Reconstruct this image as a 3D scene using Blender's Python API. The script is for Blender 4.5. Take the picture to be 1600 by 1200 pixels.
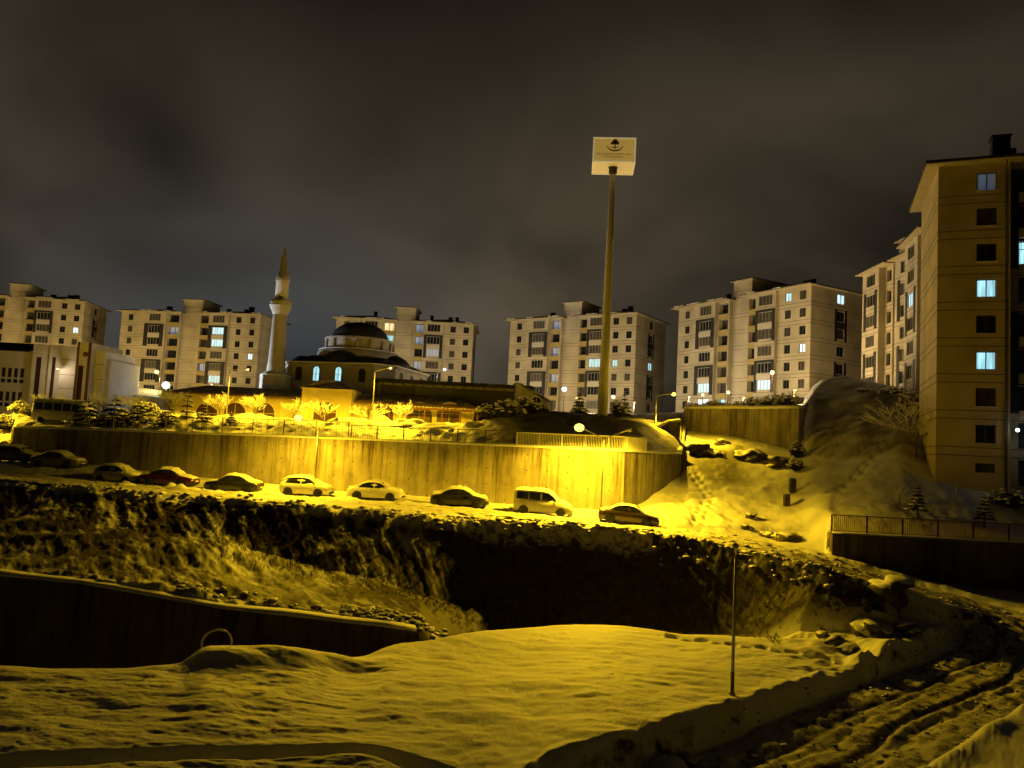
import bpy, bmesh, math, random
import numpy as np
from mathutils import Vector, Matrix, Euler
for o in list(bpy.data.objects): bpy.data.objects.remove(o)
SC = bpy.context.scene
COL = SC.collection
R = math.radians
random.seed(7)
RNG = np.random.default_rng(5)

# ------------------------------------------------------------------ camera
FPX = 1202.0                       # focal length in photo pixels (1600 wide)
PITCH, ROLL = R(4.4), R(3.0)
cam_d = bpy.data.cameras.new('camera'); cam = bpy.data.objects.new('camera', cam_d); COL.objects.link(cam)
cam_d.sensor_width = 36; cam_d.lens = FPX/1600*36; cam_d.clip_start = 0.2; cam_d.clip_end = 9000
CM = (Matrix.Rotation(R(90)+PITCH, 3, 'X') @ Matrix.Rotation(ROLL, 3, 'Z'))
cam.rotation_euler = CM.to_euler()
SC.camera = cam
CMI = CM.transposed()
def at(px, py, Y):
    """point at distance Y ahead that lies in the direction of a photo pixel"""
    d = CM @ Vector(((px-800)/FPX, -(py-600)/FPX, -1.0))
    return d*(Y/d.y)
def proj(p):
    q = CMI @ Vector(p)
    return 800+FPX*q.x/-q.z, 600-FPX*q.y/-q.z
def pz(px, Y, z):
    """point at distance Y and height z whose image column is px"""
    X = (px-800)/FPX*Y
    for _ in range(6):
        X += (px-proj((X, Y, z))[0])/FPX*Y
    return Vector((X, Y, z))

# ------------------------------------------------------------------ exposure and night sky
SC.render.engine = 'CYCLES'
SC.view_settings.view_transform = 'Standard'; SC.view_settings.look = 'None'
SC.view_settings.exposure = 0; SC.view_settings.gamma = 1
SC.cycles.use_denoising = True
SC.cycles.max_bounces = 5; SC.cycles.diffuse_bounces = 3; SC.cycles.glossy_bounces = 2
SC.cycles.transparent_max_bounces = 6
SC.cycles.sample_clamp_indirect = 4.0
W = bpy.data.worlds.new('World'); SC.world = W; W.use_nodes = True
def world_nodes():
    nt = W.node_tree; N = nt.nodes; L = nt.links; N.clear()
    out = N.new('ShaderNodeOutputWorld'); bg = N.new('ShaderNodeBackground'); L.new(bg.outputs[0], out.inputs[0])
    tc = N.new('ShaderNodeTexCoord'); sep = N.new('ShaderNodeSeparateXYZ'); L.new(tc.outputs['Generated'], sep.inputs[0])
    mp = N.new('ShaderNodeMapping'); mp.inputs['Scale'].default_value = (1.5, 1.5, 2.3); mp.inputs['Location'].default_value = (0.35, 0.1, 0.75)
    L.new(tc.outputs['Generated'], mp.inputs[0])
    nz = N.new('ShaderNodeTexNoise'); nz.inputs['Scale'].default_value = 1.55; nz.inputs['Detail'].default_value = 4
    nz.inputs['Roughness'].default_value = 0.4; nz.inputs['Distortion'].default_value = 0.35
    L.new(mp.outputs[0], nz.inputs['Vector'])
    cr = N.new('ShaderNodeValToRGB')
    cr.color_ramp.elements[0].position = 0.36; cr.color_ramp.elements[0].color = (0.0125, 0.0098, 0.0068, 1)
    cr.color_ramp.elements[1].position = 0.66; cr.color_ramp.elements[1].color = (0.078, 0.060, 0.038, 1)
    L.new(nz.outputs['Fac'], cr.inputs[0])
    # town glow is cooler to the left and falls off towards the zenith
    def mrange(a, b, c, d, sock):
        m = N.new('ShaderNodeMapRange'); m.interpolation_type = 'SMOOTHSTEP'
        for i, v in enumerate((a, b, c, d)): m.inputs[i+1].default_value = v
        L.new(sock, m.inputs[0]); return m.outputs[0]
    lx = mrange(-0.75, -0.30, 0.25, 1, sep.outputs['X']); rx = mrange(-0.28, 0.08, 1, 0, sep.outputs['X']); lz = mrange(0.05, 0.42, 1, 0.1, sep.outputs['Z'])
    q1 = N.new('ShaderNodeMath'); q1.operation = 'MULTIPLY'; L.new(lx, q1.inputs[0]); L.new(rx, q1.inputs[1])
    q2 = N.new('ShaderNodeMath'); q2.operation = 'MULTIPLY'; L.new(q1.outputs[0], q2.inputs[0]); L.new(lz, q2.inputs[1]); left = q2.outputs[0]
    mx = N.new('ShaderNodeMixRGB'); mx.blend_type = 'MULTIPLY'; mx.inputs['Color2'].default_value = (0.40, 0.62, 1.05, 1)
    L.new(left, mx.inputs['Fac']); L.new(cr.outputs[0], mx.inputs['Color1'])
    up0 = mrange(0.05, 0.66, 1.2, 0.08, sep.outputs['Z']); back = mrange(-0.1, 0.6, 0.22, 1.0, sep.outputs['Y'])
    mu = N.new('ShaderNodeMath'); mu.operation = 'MULTIPLY'; L.new(up0, mu.inputs[0]); L.new(back, mu.inputs[1]); up = mu.outputs[0]
    m2 = N.new('ShaderNodeMath'); m2.operation = 'MULTIPLY'; m2.inputs[1].default_value = 1.25
    L.new(up, m2.inputs[0]); L.new(m2.outputs[0], bg.inputs['Strength']); L.new(mx.outputs[0], bg.inputs['Color'])
world_nodes()

# ------------------------------------------------------------------ helpers
def tag(o, label=None, cat=None, group=None, kind=None):
    if label: o['label'] = label
    if cat: o['category'] = cat
    if group: o['group'] = group
    if kind: o['kind'] = kind
    return o
def empty(name, loc=(0, 0, 0), rz=0.0, label=None, cat=None, group=None, parent=None):
    o = bpy.data.objects.new(name, None); COL.objects.link(o); o.location = loc; o.rotation_euler = (0, 0, rz)
    o.empty_display_size = 0.5
    if parent: o.parent = parent
    return tag(o, label, cat, group)
def kids(o): return [c for c in bpy.data.objects if c.parent == o]
def copy_tree(o, parent=None):
    c = o.copy(); COL.objects.link(c); c.parent = parent
    for ch in list(o.children): copy_tree(ch, c)
    return c

class MB:
    def __init__(s): s.v = []; s.f = []; s.m = []; s.sm = []
    def add(s, vs, fs, mi=0, smooth=False):
        n = len(s.v); s.v += [tuple(p) for p in vs]
        for f in fs: s.f.append(tuple(n+i for i in f)); s.m.append(mi); s.sm.append(smooth)
        return s
    def quad(s, a, b, c, d, mi=0): return s.add([a, b, c, d], [(0, 1, 2, 3)], mi)
    def box(s, x0, x1, y0, y1, z0, z1, mi=0):
        vs = [(x, y, z) for z in (z0, z1) for y in (y0, y1) for x in (x0, x1)]
        return s.add(vs, [(0, 2, 3, 1), (4, 5, 7, 6), (0, 1, 5, 4), (2, 6, 7, 3), (0, 4, 6, 2), (1, 3, 7, 5)], mi)
    def obox(s, c, u, hw, hd, z0, z1, mi=0):
        """box about c, half length hw along unit XY direction u, half depth hd"""
        ux, uy = u; vx, vy = -uy, ux
        vs = [(c[0]+ux*a*hw+vx*b*hd, c[1]+uy*a*hw+vy*b*hd, z) for z in (z0, z1) for b in (-1, 1) for a in (-1, 1)]
        return s.add(vs, [(0, 2, 3, 1), (4, 5, 7, 6), (0, 1, 5, 4), (2, 6, 7, 3), (0, 4, 6, 2), (1, 3, 7, 5)], mi)
    def tube(s, pts, rad, n=8, mi=0, cap=True):
        pts = [Vector(p) for p in pts]; k = len(pts)
        rads = rad if hasattr(rad, '__len__') else [rad]*k
        vs = []; ref = None
        for i in range(k):
            t = (pts[min(i+1, k-1)]-pts[max(i-1, 0)])
            t = t.normalized() if t.length > 1e-9 else Vector((0, 0, 1))
            if ref is None: ref = Vector((1, 0, 0)) if abs(t.z) > .8 else Vector((0, 0, 1))
            a = t.cross(ref)
            if a.length < 1e-4: a = t.cross(Vector((0.3, 1, 0.2)))
            a.normalize(); b = t.cross(a); ref = -a.cross(t) if False else ref
            for j in range(n):
                th = 2*math.pi*j/n
                vs.append(pts[i]+(a*math.cos(th)+b*math.sin(th))*rads[i])
        fs = [(i*n+j, i*n+(j+1) % n, (i+1)*n+(j+1) % n, (i+1)*n+j) for i in range(k-1) for j in range(n)]
        if cap: fs += [tuple(range(n))[::-1], tuple((k-1)*n+j for j in range(n))]
        return s.add(vs, fs, mi, n > 5)
    def lathe(s, prof, c=(0, 0, 0), n=24, mi=0, cap=True, smooth=True, a0=0.0):
        vs = [(c[0]+r*math.cos(a0+2*math.pi*j/n), c[1]+r*math.sin(a0+2*math.pi*j/n), c[2]+z) for r, z in prof for j in range(n)]
        k = len(prof)
        fs = [(i*n+j, i*n+(j+1) % n, (i+1)*n+(j+1) % n, (i+1)*n+j) for i in range(k-1) for j in range(n)]
        if cap: fs += [tuple(range(n))[::-1], tuple((k-1)*n+j for j in range(n))]
        return s.add(vs, fs, mi, smooth)
    def prism(s, poly, y0, y1, mi=0):
        """polygon in XZ extruded along Y"""
        n = len(poly)
        vs = [(x, y0, z) for x, z in poly]+[(x, y1, z) for x, z in poly]
        fs = [tuple(range(n)), tuple(range(2*n-1, n-1, -1))]+[(i, i+n, (i+1) % n+n, (i+1) % n) for i in range(n)]
        return s.add(vs, fs, mi)
    def ball(s, c, r, n=8, m=6, mi=0, jit=0.0, rs=random, flat=0.0):
        rx, ry, rz = r if hasattr(r, '__len__') else (r, r, r)
        vs = [(c[0], c[1], c[2]-rz*(1-flat))]
        for i in range(1, m):
            ph = math.pi*i/m
            for j in range(n):
                th = 2*math.pi*j/n; k = 1+rs.uniform(-jit, jit)
                zz = -math.cos(ph)*rz*k
                if zz < 0: zz *= (1-flat)
                vs.append((c[0]+rx*k*math.sin(ph)*math.cos(th), c[1]+ry*k*math.sin(ph)*math.sin(th), c[2]+zz))
        vs.append((c[0], c[1], c[2]+rz))
        fs = [(0, 1+(j+1) % n, 1+j) for j in range(n)]
        fs += [(1+i*n+j, 1+i*n+(j+1) % n, 1+(i+1)*n+(j+1) % n, 1+(i+1)*n+j) for i in range(m-2) for j in range(n)]
        e = len(vs)-1
        fs += [(e, 1+(m-2)*n+j, 1+(m-2)*n+(j+1) % n) for j in range(n)]
        return s.add(vs, fs, mi, True)
    def mesh(s, name, mats):
        me = bpy.data.meshes.new(name); me.from_pydata(s.v, [], s.f)
        for m in (mats if isinstance(mats, (list, tuple)) else [mats]): me.materials.append(m)
        me.polygons.foreach_set('material_index', s.m); me.polygons.foreach_set('use_smooth', s.sm)
        me.update(); return me
    def build(s, name, mats, parent=None, loc=None):
        o = bpy.data.objects.new(name, s.mesh(name, mats)); COL.objects.link(o)
        if parent: o.parent = parent
        if loc is not None: o.location = loc
        return o
def inst(name, me, parent=None, loc=(0, 0, 0), rz=0.0):
    o = bpy.data.objects.new(name, me); COL.objects.link(o); o.location = loc; o.rotation_euler = (0, 0, rz)
    if parent: o.parent = parent
    return o

# ------------------------------------------------------------------ materials
def mat_new(name):
    m = bpy.data.materials.new(name); m.use_nodes = True
    nt = m.node_tree; b = nt.nodes['Principled BSDF']; return m, nt.nodes, nt.links, b
def simple(name, col, rough=0.7, metal=0.0, var=0.12, scale=3.0, bump=0.0, spec=0.3, coords='Object'):
    m, N, L, b = mat_new(name)
    b.inputs['Roughness'].default_value = rough; b.inputs['Metallic'].default_value = metal
    b.inputs['Specular IOR Level'].default_value = spec
    tc = N.new('ShaderNodeTexCoord'); nz = N.new('ShaderNodeTexNoise'); nz.inputs['Scale'].default_value = scale; nz.inputs['Detail'].default_value = 6
    L.new(tc.outputs[coords], nz.inputs['Vector'])
    cr = N.new('ShaderNodeValToRGB'); cr.color_ramp.elements[0].position = .3; cr.color_ramp.elements[1].position = .7
    cr.color_ramp.elements[0].color = tuple(max(0, c*(1-var)) for c in col)+(1,)
    cr.color_ramp.elements[1].color = tuple(min(1, c*(1+var)) for c in col)+(1,)
    L.new(nz.outputs['Fac'], cr.inputs[0]); L.new(cr.outputs[0], b.inputs['Base Color'])
    if bump:
        bp = N.new('ShaderNodeBump'); bp.inputs['Strength'].default_value = bump; bp.inputs['Distance'].default_value = 0.05
        L.new(nz.outputs['Fac'], bp.inputs['Height']); L.new(bp.outputs[0], b.inputs['Normal'])
    return m
def emit(name, col, strength, var=0.0, stripes=False, cam_col=None):
    m, N, L, b = mat_new(name)
    b.inputs['Base Color'].default_value = (.6, .6, .6, 1)
    b.inputs['Emission Color'].default_value = tuple(col)+(1,); b.inputs['Emission Strength'].default_value = strength
    if stripes:   # hanging curtains: folds vary the light that gets through
        tc = N.new('ShaderNodeTexCoord'); mp = N.new('ShaderNodeMapping'); mp.inputs['Scale'].default_value = (3.5, 3.5, 0.25)
        nz = N.new('ShaderNodeTexNoise'); nz.inputs['Scale'].default_value = 1.5; nz.inputs['Detail'].default_value = 3
        L.new(tc.outputs['Object'], mp.inputs[0]); L.new(mp.outputs[0], nz.inputs['Vector'])
        mr = N.new('ShaderNodeMapRange'); mr.inputs[1].default_value = .3; mr.inputs[2].default_value = .7
        mr.inputs[3].default_value = strength*0.45; mr.inputs[4].default_value = strength*1.35
        L.new(nz.outputs['Fac'], mr.inputs[0]); L.new(mr.outputs[0], b.inputs['Emission Strength'])
    return m

def snow_mat(name, dirt=0.0, normal_based=False, earth=(0.045, 0.036, 0.022), lo=0.55, hi=0.8, dscale=0.9, stretch=(1, 1, 1), rotz=0.0, base=(0.80, 0.80, 0.80)):
    """snow; bare earth or scrub shows through where the ground is steep and where the bare mask thins it, partly to paint shade"""
    m, N, L, b = mat_new(name)
    b.inputs['Roughness'].default_value = 0.62; b.inputs['Specular IOR Level'].default_value = 0.25
    tc = N.new('ShaderNodeTexCoord')
    nz = N.new('ShaderNodeTexNoise'); nz.inputs['Scale'].default_value = 9; nz.inputs['Detail'].default_value = 8; nz.inputs['Roughness'].default_value = 0.7
    L.new(tc.outputs['Object'], nz.inputs['Vector'])
    bp = N.new('ShaderNodeBump'); bp.inputs['Strength'].default_value = 0.6; bp.inputs['Distance'].default_value = 0.05
    L.new(nz.outputs['Fac'], bp.inputs['Height']); L.new(bp.outputs[0], b.inputs['Normal'])
    mp = N.new('ShaderNodeMapping'); mp.inputs['Scale'].default_value = stretch; mp.inputs['Rotation'].default_value = (0, 0, rotz)
    L.new(tc.outputs['Object'], mp.inputs[0])
    n2 = N.new('ShaderNodeTexNoise'); n2.inputs['Scale'].default_value = dscale; n2.inputs['Detail'].default_value = 9; n2.inputs['Roughness'].default_value = 0.68
    L.new(mp.outputs[0], n2.inputs['Vector'])
    if normal_based:
        ge = N.new('ShaderNodeNewGeometry'); sp = N.new('ShaderNodeSeparateXYZ'); L.new(ge.outputs['Normal'], sp.inputs[0])
        ad = N.new('ShaderNodeMath'); ad.operation = 'MULTIPLY_ADD'; ad.inputs[1].default_value = 0.85; 
        L.new(n2.outputs['Fac'], ad.inputs[0]); L.new(sp.outputs['Z'], ad.inputs[2])
        s2 = N.new('ShaderNodeMath'); s2.operation = 'SUBTRACT'; s2.inputs[1].default_value = 0.425; L.new(ad.outputs[0], s2.inputs[0])
        src = s2.outputs[0]
    else:
        src = n2.outputs['Fac']
    mr = N.new('ShaderNodeMapRange'); mr.inputs[1].default_value = lo; mr.inputs[2].default_value = hi
    L.new(src, mr.inputs[0])
    at_ = N.new('ShaderNodeAttribute'); at_.attribute_name = 'bare'
    sb = N.new('ShaderNodeMath'); sb.operation = 'SUBTRACT'; sb.use_clamp = True
    L.new(mr.outputs[0], sb.inputs[0]); L.new(at_.outputs['Fac'], sb.inputs[1])
    n3 = N.new('ShaderNodeTexNoise'); n3.inputs['Scale'].default_value = 2.3; n3.inputs['Detail'].default_value = 6; L.new(tc.outputs['Object'], n3.inputs['Vector'])
    ce = N.new('ShaderNodeValToRGB'); ce.color_ramp.elements[0].color = tuple(c*.5 for c in earth)+(1,); ce.color_ramp.elements[1].color = tuple(c*1.7 for c in earth)+(1,)
    ce.color_ramp.elements[0].position = .3; ce.color_ramp.elements[1].position = .7
    L.new(n3.outputs['Fac'], ce.inputs[0])
    cs = N.new('ShaderNodeValToRGB'); cs.color_ramp.elements[0].color = tuple(c*.88 for c in base)+(1,); cs.color_ramp.elements[1].color = tuple(min(.9, c*1.05) for c in base)+(1,)
    L.new(n3.outputs['Fac'], cs.inputs[0])
    mx = N.new('ShaderNodeMixRGB'); L.new(sb.outputs[0], mx.inputs['Fac']); L.new(ce.outputs[0], mx.inputs['Color1']); L.new(cs.outputs[0], mx.inputs['Color2'])
    L.new(mx.outputs[0], b.inputs['Base Color'])
    return m

def concrete_mat(name, col=(0.30, 0.28, 0.25), stain=(0.08, 0.06, 0.035), amt=1.0, holes=True):
    """board marked concrete: vertical board joints, tie holes and water stains running down"""
    m, N, L, b = mat_new(name)
    b.inputs['Roughness'].default_value = 0.85; b.inputs['Specular IOR Level'].default_value = 0.15
    uv = N.new('ShaderNodeUVMap'); uv.uv_map = 'UVMap'
    def noise(sc, detail, scale3, rough=.6):
        mp = N.new('ShaderNodeMapping'); mp.inputs['Scale'].default_value = scale3
        nz = N.new('ShaderNodeTexNoise'); nz.inputs['Scale'].default_value = sc; nz.inputs['Detail'].default_value = detail; nz.inputs['Roughness'].default_value = rough
        L.new(uv.outputs[0], mp.inputs[0]); L.new(mp.outputs[0], nz.inputs['Vector']); return nz.outputs['Fac']
    def mr(sock, a, b_, c, d):
        k = N.new('ShaderNodeMapRange'); k.inputs[1].default_value = a; k.inputs[2].default_value = b_; k.inputs[3].default_value = c; k.inputs[4].default_value = d
        L.new(sock, k.inputs[0]); return k.outputs[0]
    def math_(op, a, b_):
        k = N.new('ShaderNodeMath'); k.operation = op
        for i, v in enumerate((a, b_)):
            if isinstance(v, (int, float)): k.inputs[i].default_value = v
            else: L.new(v, k.inputs[i])
        return k.outputs[0]
    streak = noise(1.0, 7, (1.6, 0.10, 1), .7)
    streak2 = noise(1.0, 5, (0.22, 0.03, 1), .6)
    blot = noise(0.8, 6, (1, 1, 1))
    s1 = mr(streak, .47, .62, 0, 1); s2 = mr(streak2, .50, .64, 0, 1)
    sp = N.new('ShaderNodeSeparateXYZ'); L.new(uv.outputs[0], sp.inputs[0])
    top = mr(sp.outputs['Y'], -4.5, 0.0, 0.45, 1.15)         # v = 0 at the top of the wall: stains start there
    st = math_('MULTIPLY', math_('ADD', math_('MULTIPLY', s1, 0.8), math_('MULTIPLY', s2, 0.7)), top)
    st = math_('MULTIPLY', st, amt)
    fx = math_('FRACT', math_('MULTIPLY', sp.outputs['X'], 1/0.42), 0)
    joint = mr(fx, 0.0, 0.06, 1, 0)
    fx2 = math_('FRACT', math_('MULTIPLY', sp.outputs['X'], 1/5.04), 0)
    joint2 = mr(fx2, 0.0, 0.018, 1, 0)
    jj = math_('MAXIMUM', math_('MULTIPLY', joint, .35), math_('MULTIPLY', joint2, .85))
    if holes:
        hx = math_('SUBTRACT', math_('FRACT', math_('MULTIPLY', sp.outputs['X'], 1/1.68), 0), .5)
        hy = math_('SUBTRACT', math_('FRACT', math_('MULTIPLY', sp.outputs['Y'], 1/1.25), 0), .5)
        hx = math_('MULTIPLY', hx, 1.68); hy = math_('MULTIPLY', hy, 1.25)
        rr = math_('SQRT', math_('ADD', math_('MULTIPLY', hx, hx), math_('MULTIPLY', hy, hy)), 0)
        hole = mr(rr, 0.045, 0.075, 1, 0); jj = math_('MAXIMUM', jj, hole)
    c1 = N.new('ShaderNodeValToRGB'); c1.color_ramp.elements[0].position = .3; c1.color_ramp.elements[1].position = .72
    c1.color_ramp.elements[0].color = tuple(c*.75 for c in col)+(1,); c1.color_ramp.elements[1].color = tuple(c*1.25 for c in col)+(1,)
    L.new(blot, c1.inputs[0])
    mx = N.new('ShaderNodeMixRGB'); mx.inputs['Color2'].default_value = tuple(stain)+(1,); L.new(st, mx.inputs['Fac']); L.new(c1.outputs[0], mx.inputs['Color1'])
    m2 = N.new('ShaderNodeMixRGB'); m2.inputs['Color2'].default_value = (0.03, 0.026, 0.02, 1); L.new(math_('MULTIPLY', jj, .8), m2.inputs['Fac']); L.new(mx.outputs[0], m2.inputs['Color1'])
    L.new(m2.outputs[0], b.inputs['Base Color'])
    bp = N.new('ShaderNodeBump'); bp.invert = True; bp.inputs['Strength'].default_value = .5; bp.inputs['Distance'].default_value = .03
    L.new(jj, bp.inputs['Height']); L.new(bp.outputs[0], b.inputs['Normal'])
    return m

M = {}
M['snow'] = snow_mat('snow', normal_based=True, lo=0.28, hi=0.46, dscale=1.4)
M['road'] = snow_mat('road_slush', lo=0.38, hi=0.52, dscale=1.7, earth=(0.055, 0.042, 0.026), stretch=(1, 1, 1), base=(.66, .64, .6))
M['cap'] = snow_mat('snow_cap', lo=-1.0, hi=0.0)
M['stone'] = snow_mat('snowy_stone', normal_based=True, lo=0.42, hi=0.62, dscale=2.5, earth=(0.10, 0.085, 0.065))
M['conc'] = concrete_mat('board_marked_concrete', col=(0.30, 0.27, 0.23))
M['conc_dark'] = concrete_mat('stained_concrete', col=(0.16, 0.13, 0.10), stain=(0.05, 0.035, 0.02), holes=False)
M['cream'] = simple('cream_render', (0.52, 0.47, 0.38), .85, var=.24, scale=.22)
M['groove'] = simple('render_joint', (0.15, 0.125, 0.10), .9)
M['panel'] = simple('grey_panel', (0.026, 0.026, 0.030), .6, var=.2, scale=1)
M['parapet'] = simple('balcony_parapet', (0.45, 0.36, 0.16), .8)
M['white'] = simple('white_render', (0.62, 0.58, 0.54), .85, var=.08, scale=.5)
M['whiteframe'] = simple('white_pvc', (0.34, 0.34, 0.33), .5)
M['darkframe'] = simple('dark_frame', (0.06, 0.055, 0.05), .5)
M['roof'] = simple('dark_roof', (0.028, 0.026, 0.026), .8, var=.3)
M['soffit'] = simple('soffit', (0.50, 0.44, 0.30), .8)
M['brown'] = simple('brown_strip', (0.13, 0.06, 0.04), .7)
M['glass'] = simple('dark_glass', (0.018, 0.02, 0.024), .12, var=.4, scale=.6, spec=.6)
M['curtain'] = simple('curtained_glass', (0.065, 0.06, 0.055), .35, var=.5, scale=1.5, spec=.5)
M['lit'] = emit('lit_window_cool', (0.42, 0.86, 1.0), 1.0, stripes=True)
M['litb'] = emit('lit_window_white', (0.62, 0.93, 1.0), 1.25, stripes=True); M['litc'] = emit('lit_window_teal', (0.30, 0.85, 0.95), .75, stripes=True)
M['litwarm'] = emit('lit_window_warm', (1.0, 0.72, 0.35), 1.1, stripes=True)
M['litdim'] = emit('lit_window_dim', (0.25, 0.5, 0.9), 0.25, stripes=True)
M['metal'] = simple('galvanised_metal', (0.42, 0.41, 0.38), .45, metal=.6, var=.1)
M['white_metal'] = simple('white_painted_metal', (0.60, 0.58, 0.54), .5)
M['dark_metal'] = simple('rusty_dark_metal', (0.07, 0.045, 0.035), .6, metal=.3)
M['black'] = simple('black_rubber', (0.015, 0.015, 0.015), .7)
M['bark'] = simple('bark', (0.09, 0.065, 0.045), .9, var=.4, scale=9, bump=.3)
M['frost'] = simple('snowed_twig', (0.24, 0.21, 0.16), .8, var=.4, scale=4)
M['needle'] = simple('dark_needles', (0.022, 0.032, 0.014), .8, var=.5, scale=6)
M['leaf'] = simple('winter_scrub', (0.055, 0.045, 0.022), .8, var=.5, scale=5)
M['lead'] = simple('lead_dome', (0.020, 0.022, 0.027), .6, var=.3, scale=.8)
M['mosque'] = simple('mosque_stone', (0.30, 0.27, 0.24), .85, var=.15, scale=.6)
M['minaret'] = simple('minaret_stone', (0.46, 0.43, 0.38), .85, var=.12, scale=.8)
M['yellowwall'] = simple('ochre_wall', (0.50, 0.42, 0.22), .85, var=.15, scale=.8)
M['redbrown'] = simple('brown_timber', (0.16, 0.07, 0.035), .8)
M['boulder'] = snow_mat('snowy_boulder', normal_based=True, lo=0.45, hi=0.6, dscale=1.5, earth=(0.05, 0.04, 0.03))
M['rust'] = simple('rusty_railing_paint', (.16, .06, .03), .7)
M['tail'] = simple('red_lens', (.35, .02, .01), .3)
M['carsnow'] = simple('car_snow', (.80, .80, .80), .6, var=.06, scale=4, bump=.3)
# ------------------------------------------------------------------ terrain: lines along the slope, joined into one height field
def T(*nodes):
    """nodes (image column, distance, height) -> sorted arrays over azimuth"""
    r = []
    for px, Y, z in nodes:
        p = pz(px, Y, z); r.append((p.x/p.y, Y, z))
    r.sort(); a, Y, z = map(np.array, zip(*r)); return a, Y, z
LN = {}
LN['N0'] = T((-300, 12, -10.8), (1900, 12, -10.8))
Cn = [(-300, 23, -10), (0, 23.9, -10), (300, 25.0, -10), (560, 25.8, -10), (700, 24.8, -10), (790, 24.0, -10.0), (860, 25.6, -9.8), (930, 26.6, -9.7), (1060, 28.5, -9.8),
      (1150, 30.5, -9.8), (1300, 35.6, -9.8), (1390, 37.8, -9.7), (1470, 40.6, -9.4), (1540, 42.2, -9.3), (1900, 42.5, -9.3)]
def cfoot(px): return np.interp(px, [-300, 650, 820, 1900], [0, 0, 1, 1])
LN['N0b'] = T(*[(px, max(13, Y-3-5*cfoot(px)-(2 if px > 1300 else 0)), -10.25-.5*cfoot(px) if px < 1200 else -9.9) for px, Y, z in Cn])
LN['N1'] = T(*[(px, Y-.95-2.1*cfoot(px), -10.02-1.0*cfoot(px)) for px, Y, z in Cn])
LN['N2'] = T(*[(px, Y-0.45-1.0*cfoot(px), -10.42-.6*cfoot(px)) for px, Y, z in Cn])
LN['C'] = T(*Cn)
Bn = [(-300, 29.5, -9.6), (0, 30.3, -9.6), (280, 31.7, -9.6), (330, 33, -9.3), (460, 33.5, -9.3), (560, 35, -9.75), (620, 36.6, -9.5), (690, 38.5, -9.6), (800, 41, -9.6),
      (950, 42.5, -9.4), (1080, 42, -9.6), (1200, 42, -9.6), (1300, 42.3, -9.6), (1400, 42.2, -9.4), (1470, 42.4, -9.3), (1540, 43, -9.2), (1900, 43.5, -9.2)]
LN['B'] = T(*Bn)
LN['P1'] = T(*[(px, Y+(1.3 if px < 1250 else .4), (-14.2 if px < 600 else -13.2 if px < 1150 else -11.8 if px < 1250 else z-.05)) for px, Y, z in Bn])
PIT = [(-300, 43.6, -8.5), (0, 42.2, -8.5), (130, 41.5, -8.55), (350, 39.5, -9.0), (600, 38.6, -9.25), (655, 39.2, -9.4)]
En = [(-300, 66, -5.2), (0, 60.5, -5.2), (200, 57, -5.2), (400, 54.9, -5.2), (600, 53.9, -5.3), (700, 53.2, -5.4), (800, 53.2, -5.45), (1000, 52.4, -5.85), (1150, 49.8, -6.2), (1230, 47.5, -6.5),
      (1300, 45.8, -6.9), (1400, 45.2, -7.4), (1500, 44.4, -8.2), (1600, 44.5, -8.9), (1900, 46, -9)]
LN['P2'] = T(*([(px, Y, -14.2) for px, Y, z in PIT]+[(676, 40.2, -11.5), (720, 44.4, -12.9), (800, 48.9, -13.2), (1000, 48.4, -13), (1120, 46.5, -12.4), (1190, 45.0, -11.2), (1250, 44.2, -9.9), (1300, 43.7, -9.75),
      (1400, 43.2, -9.4), (1500, 43.3, -9.2), (1900, 44, -9.2)]))
LN['P3'] = T(*([(px, Y+.35, z) for px, Y, z in PIT]+[(676, 40.7, -10.6), (720, 45.2, -12.0), (800, 49.3, -12.6), (1000, 48.9, -12.4), (1120, 46.9, -11.8), (1190, 45.3, -10.9), (1250, 44.5, -9.8), (1300, 43.9, -9.6),
      (1400, 43.4, -9.3), (1500, 43.5, -9.1), (1900, 44.2, -9.1)]))
LN['Q'] = T((-300, 53, -7), (0, 54, -6.9), (200, 52.2, -7.0), (330, 51.3, -7.4), (430, 50.6, -8.2), (600, 49.2, -9.2), (650, 49.2, -9.6), (720, 50.0, -10.1), (800, 50.9, -9.8), (1000, 50.4, -9.3), (1150, 48.1, -9.0), (1250, 45.8, -8.2), (1300, 44.8, -8.1),
      (1400, 44.3, -8.3), (1500, 43.9, -8.7), (1900, 45.2, -9.05))
LN['E'] = T(*En)
Gn = [(-300, 70, -4.4), (0, 66, -4.4), (400, 61.5, -4.7), (600, 60.5, -4.9), (800, 58, -5.0), (975, 57, -5.2), (1100, 57, -5.4), (1200, 55.5, -6.0), (1290, 53.2, -6.4), (1300, 53, -6.4),
      (1450, 53, -7.8), (1600, 53, -8.2), (1900, 53, -8.5)]
LN['G'] = T(*Gn)
LN['G2'] = T(*[(px, Y+.35, (z if px < 1299 else -5.05)) for px, Y, z in Gn])
LN['K'] = T((-300, 76, -4.1), (0, 72, -4.0), (300, 66, -4.45), (600, 63.3, -4.8), (800, 60.5, -4.9), (975, 58.8, -4.95), (1062, 64, -4.0), (1100, 68, -3.2), (1200, 66, -3.6), (1250, 62, -3.9),
      (1300, 57, -3.8), (1450, 58, -2.6), (1900, 58, -2.6))
WALL = [(24, 77, -3.9, -1.15), (150, 73, -4.1, -.95), (300, 69.5, -4.4, -.75), (430, 67.6, -4.7, -.6), (560, 66, -4.8, -.5), (680, 64.5, -4.85, -.42), (800, 63, -4.85, -.37), (975, 60.5, -4.85, -.3), (1005, 63.4, -4.2, -.3), (1035, 67.2, -3.2, -.3), (1062, 72, -2.2, -.3), (1066, 82, .2, .9), (1069, 91.2, 2.4, 2.9), (1070, 92, 2.7, 5.1)]
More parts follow.
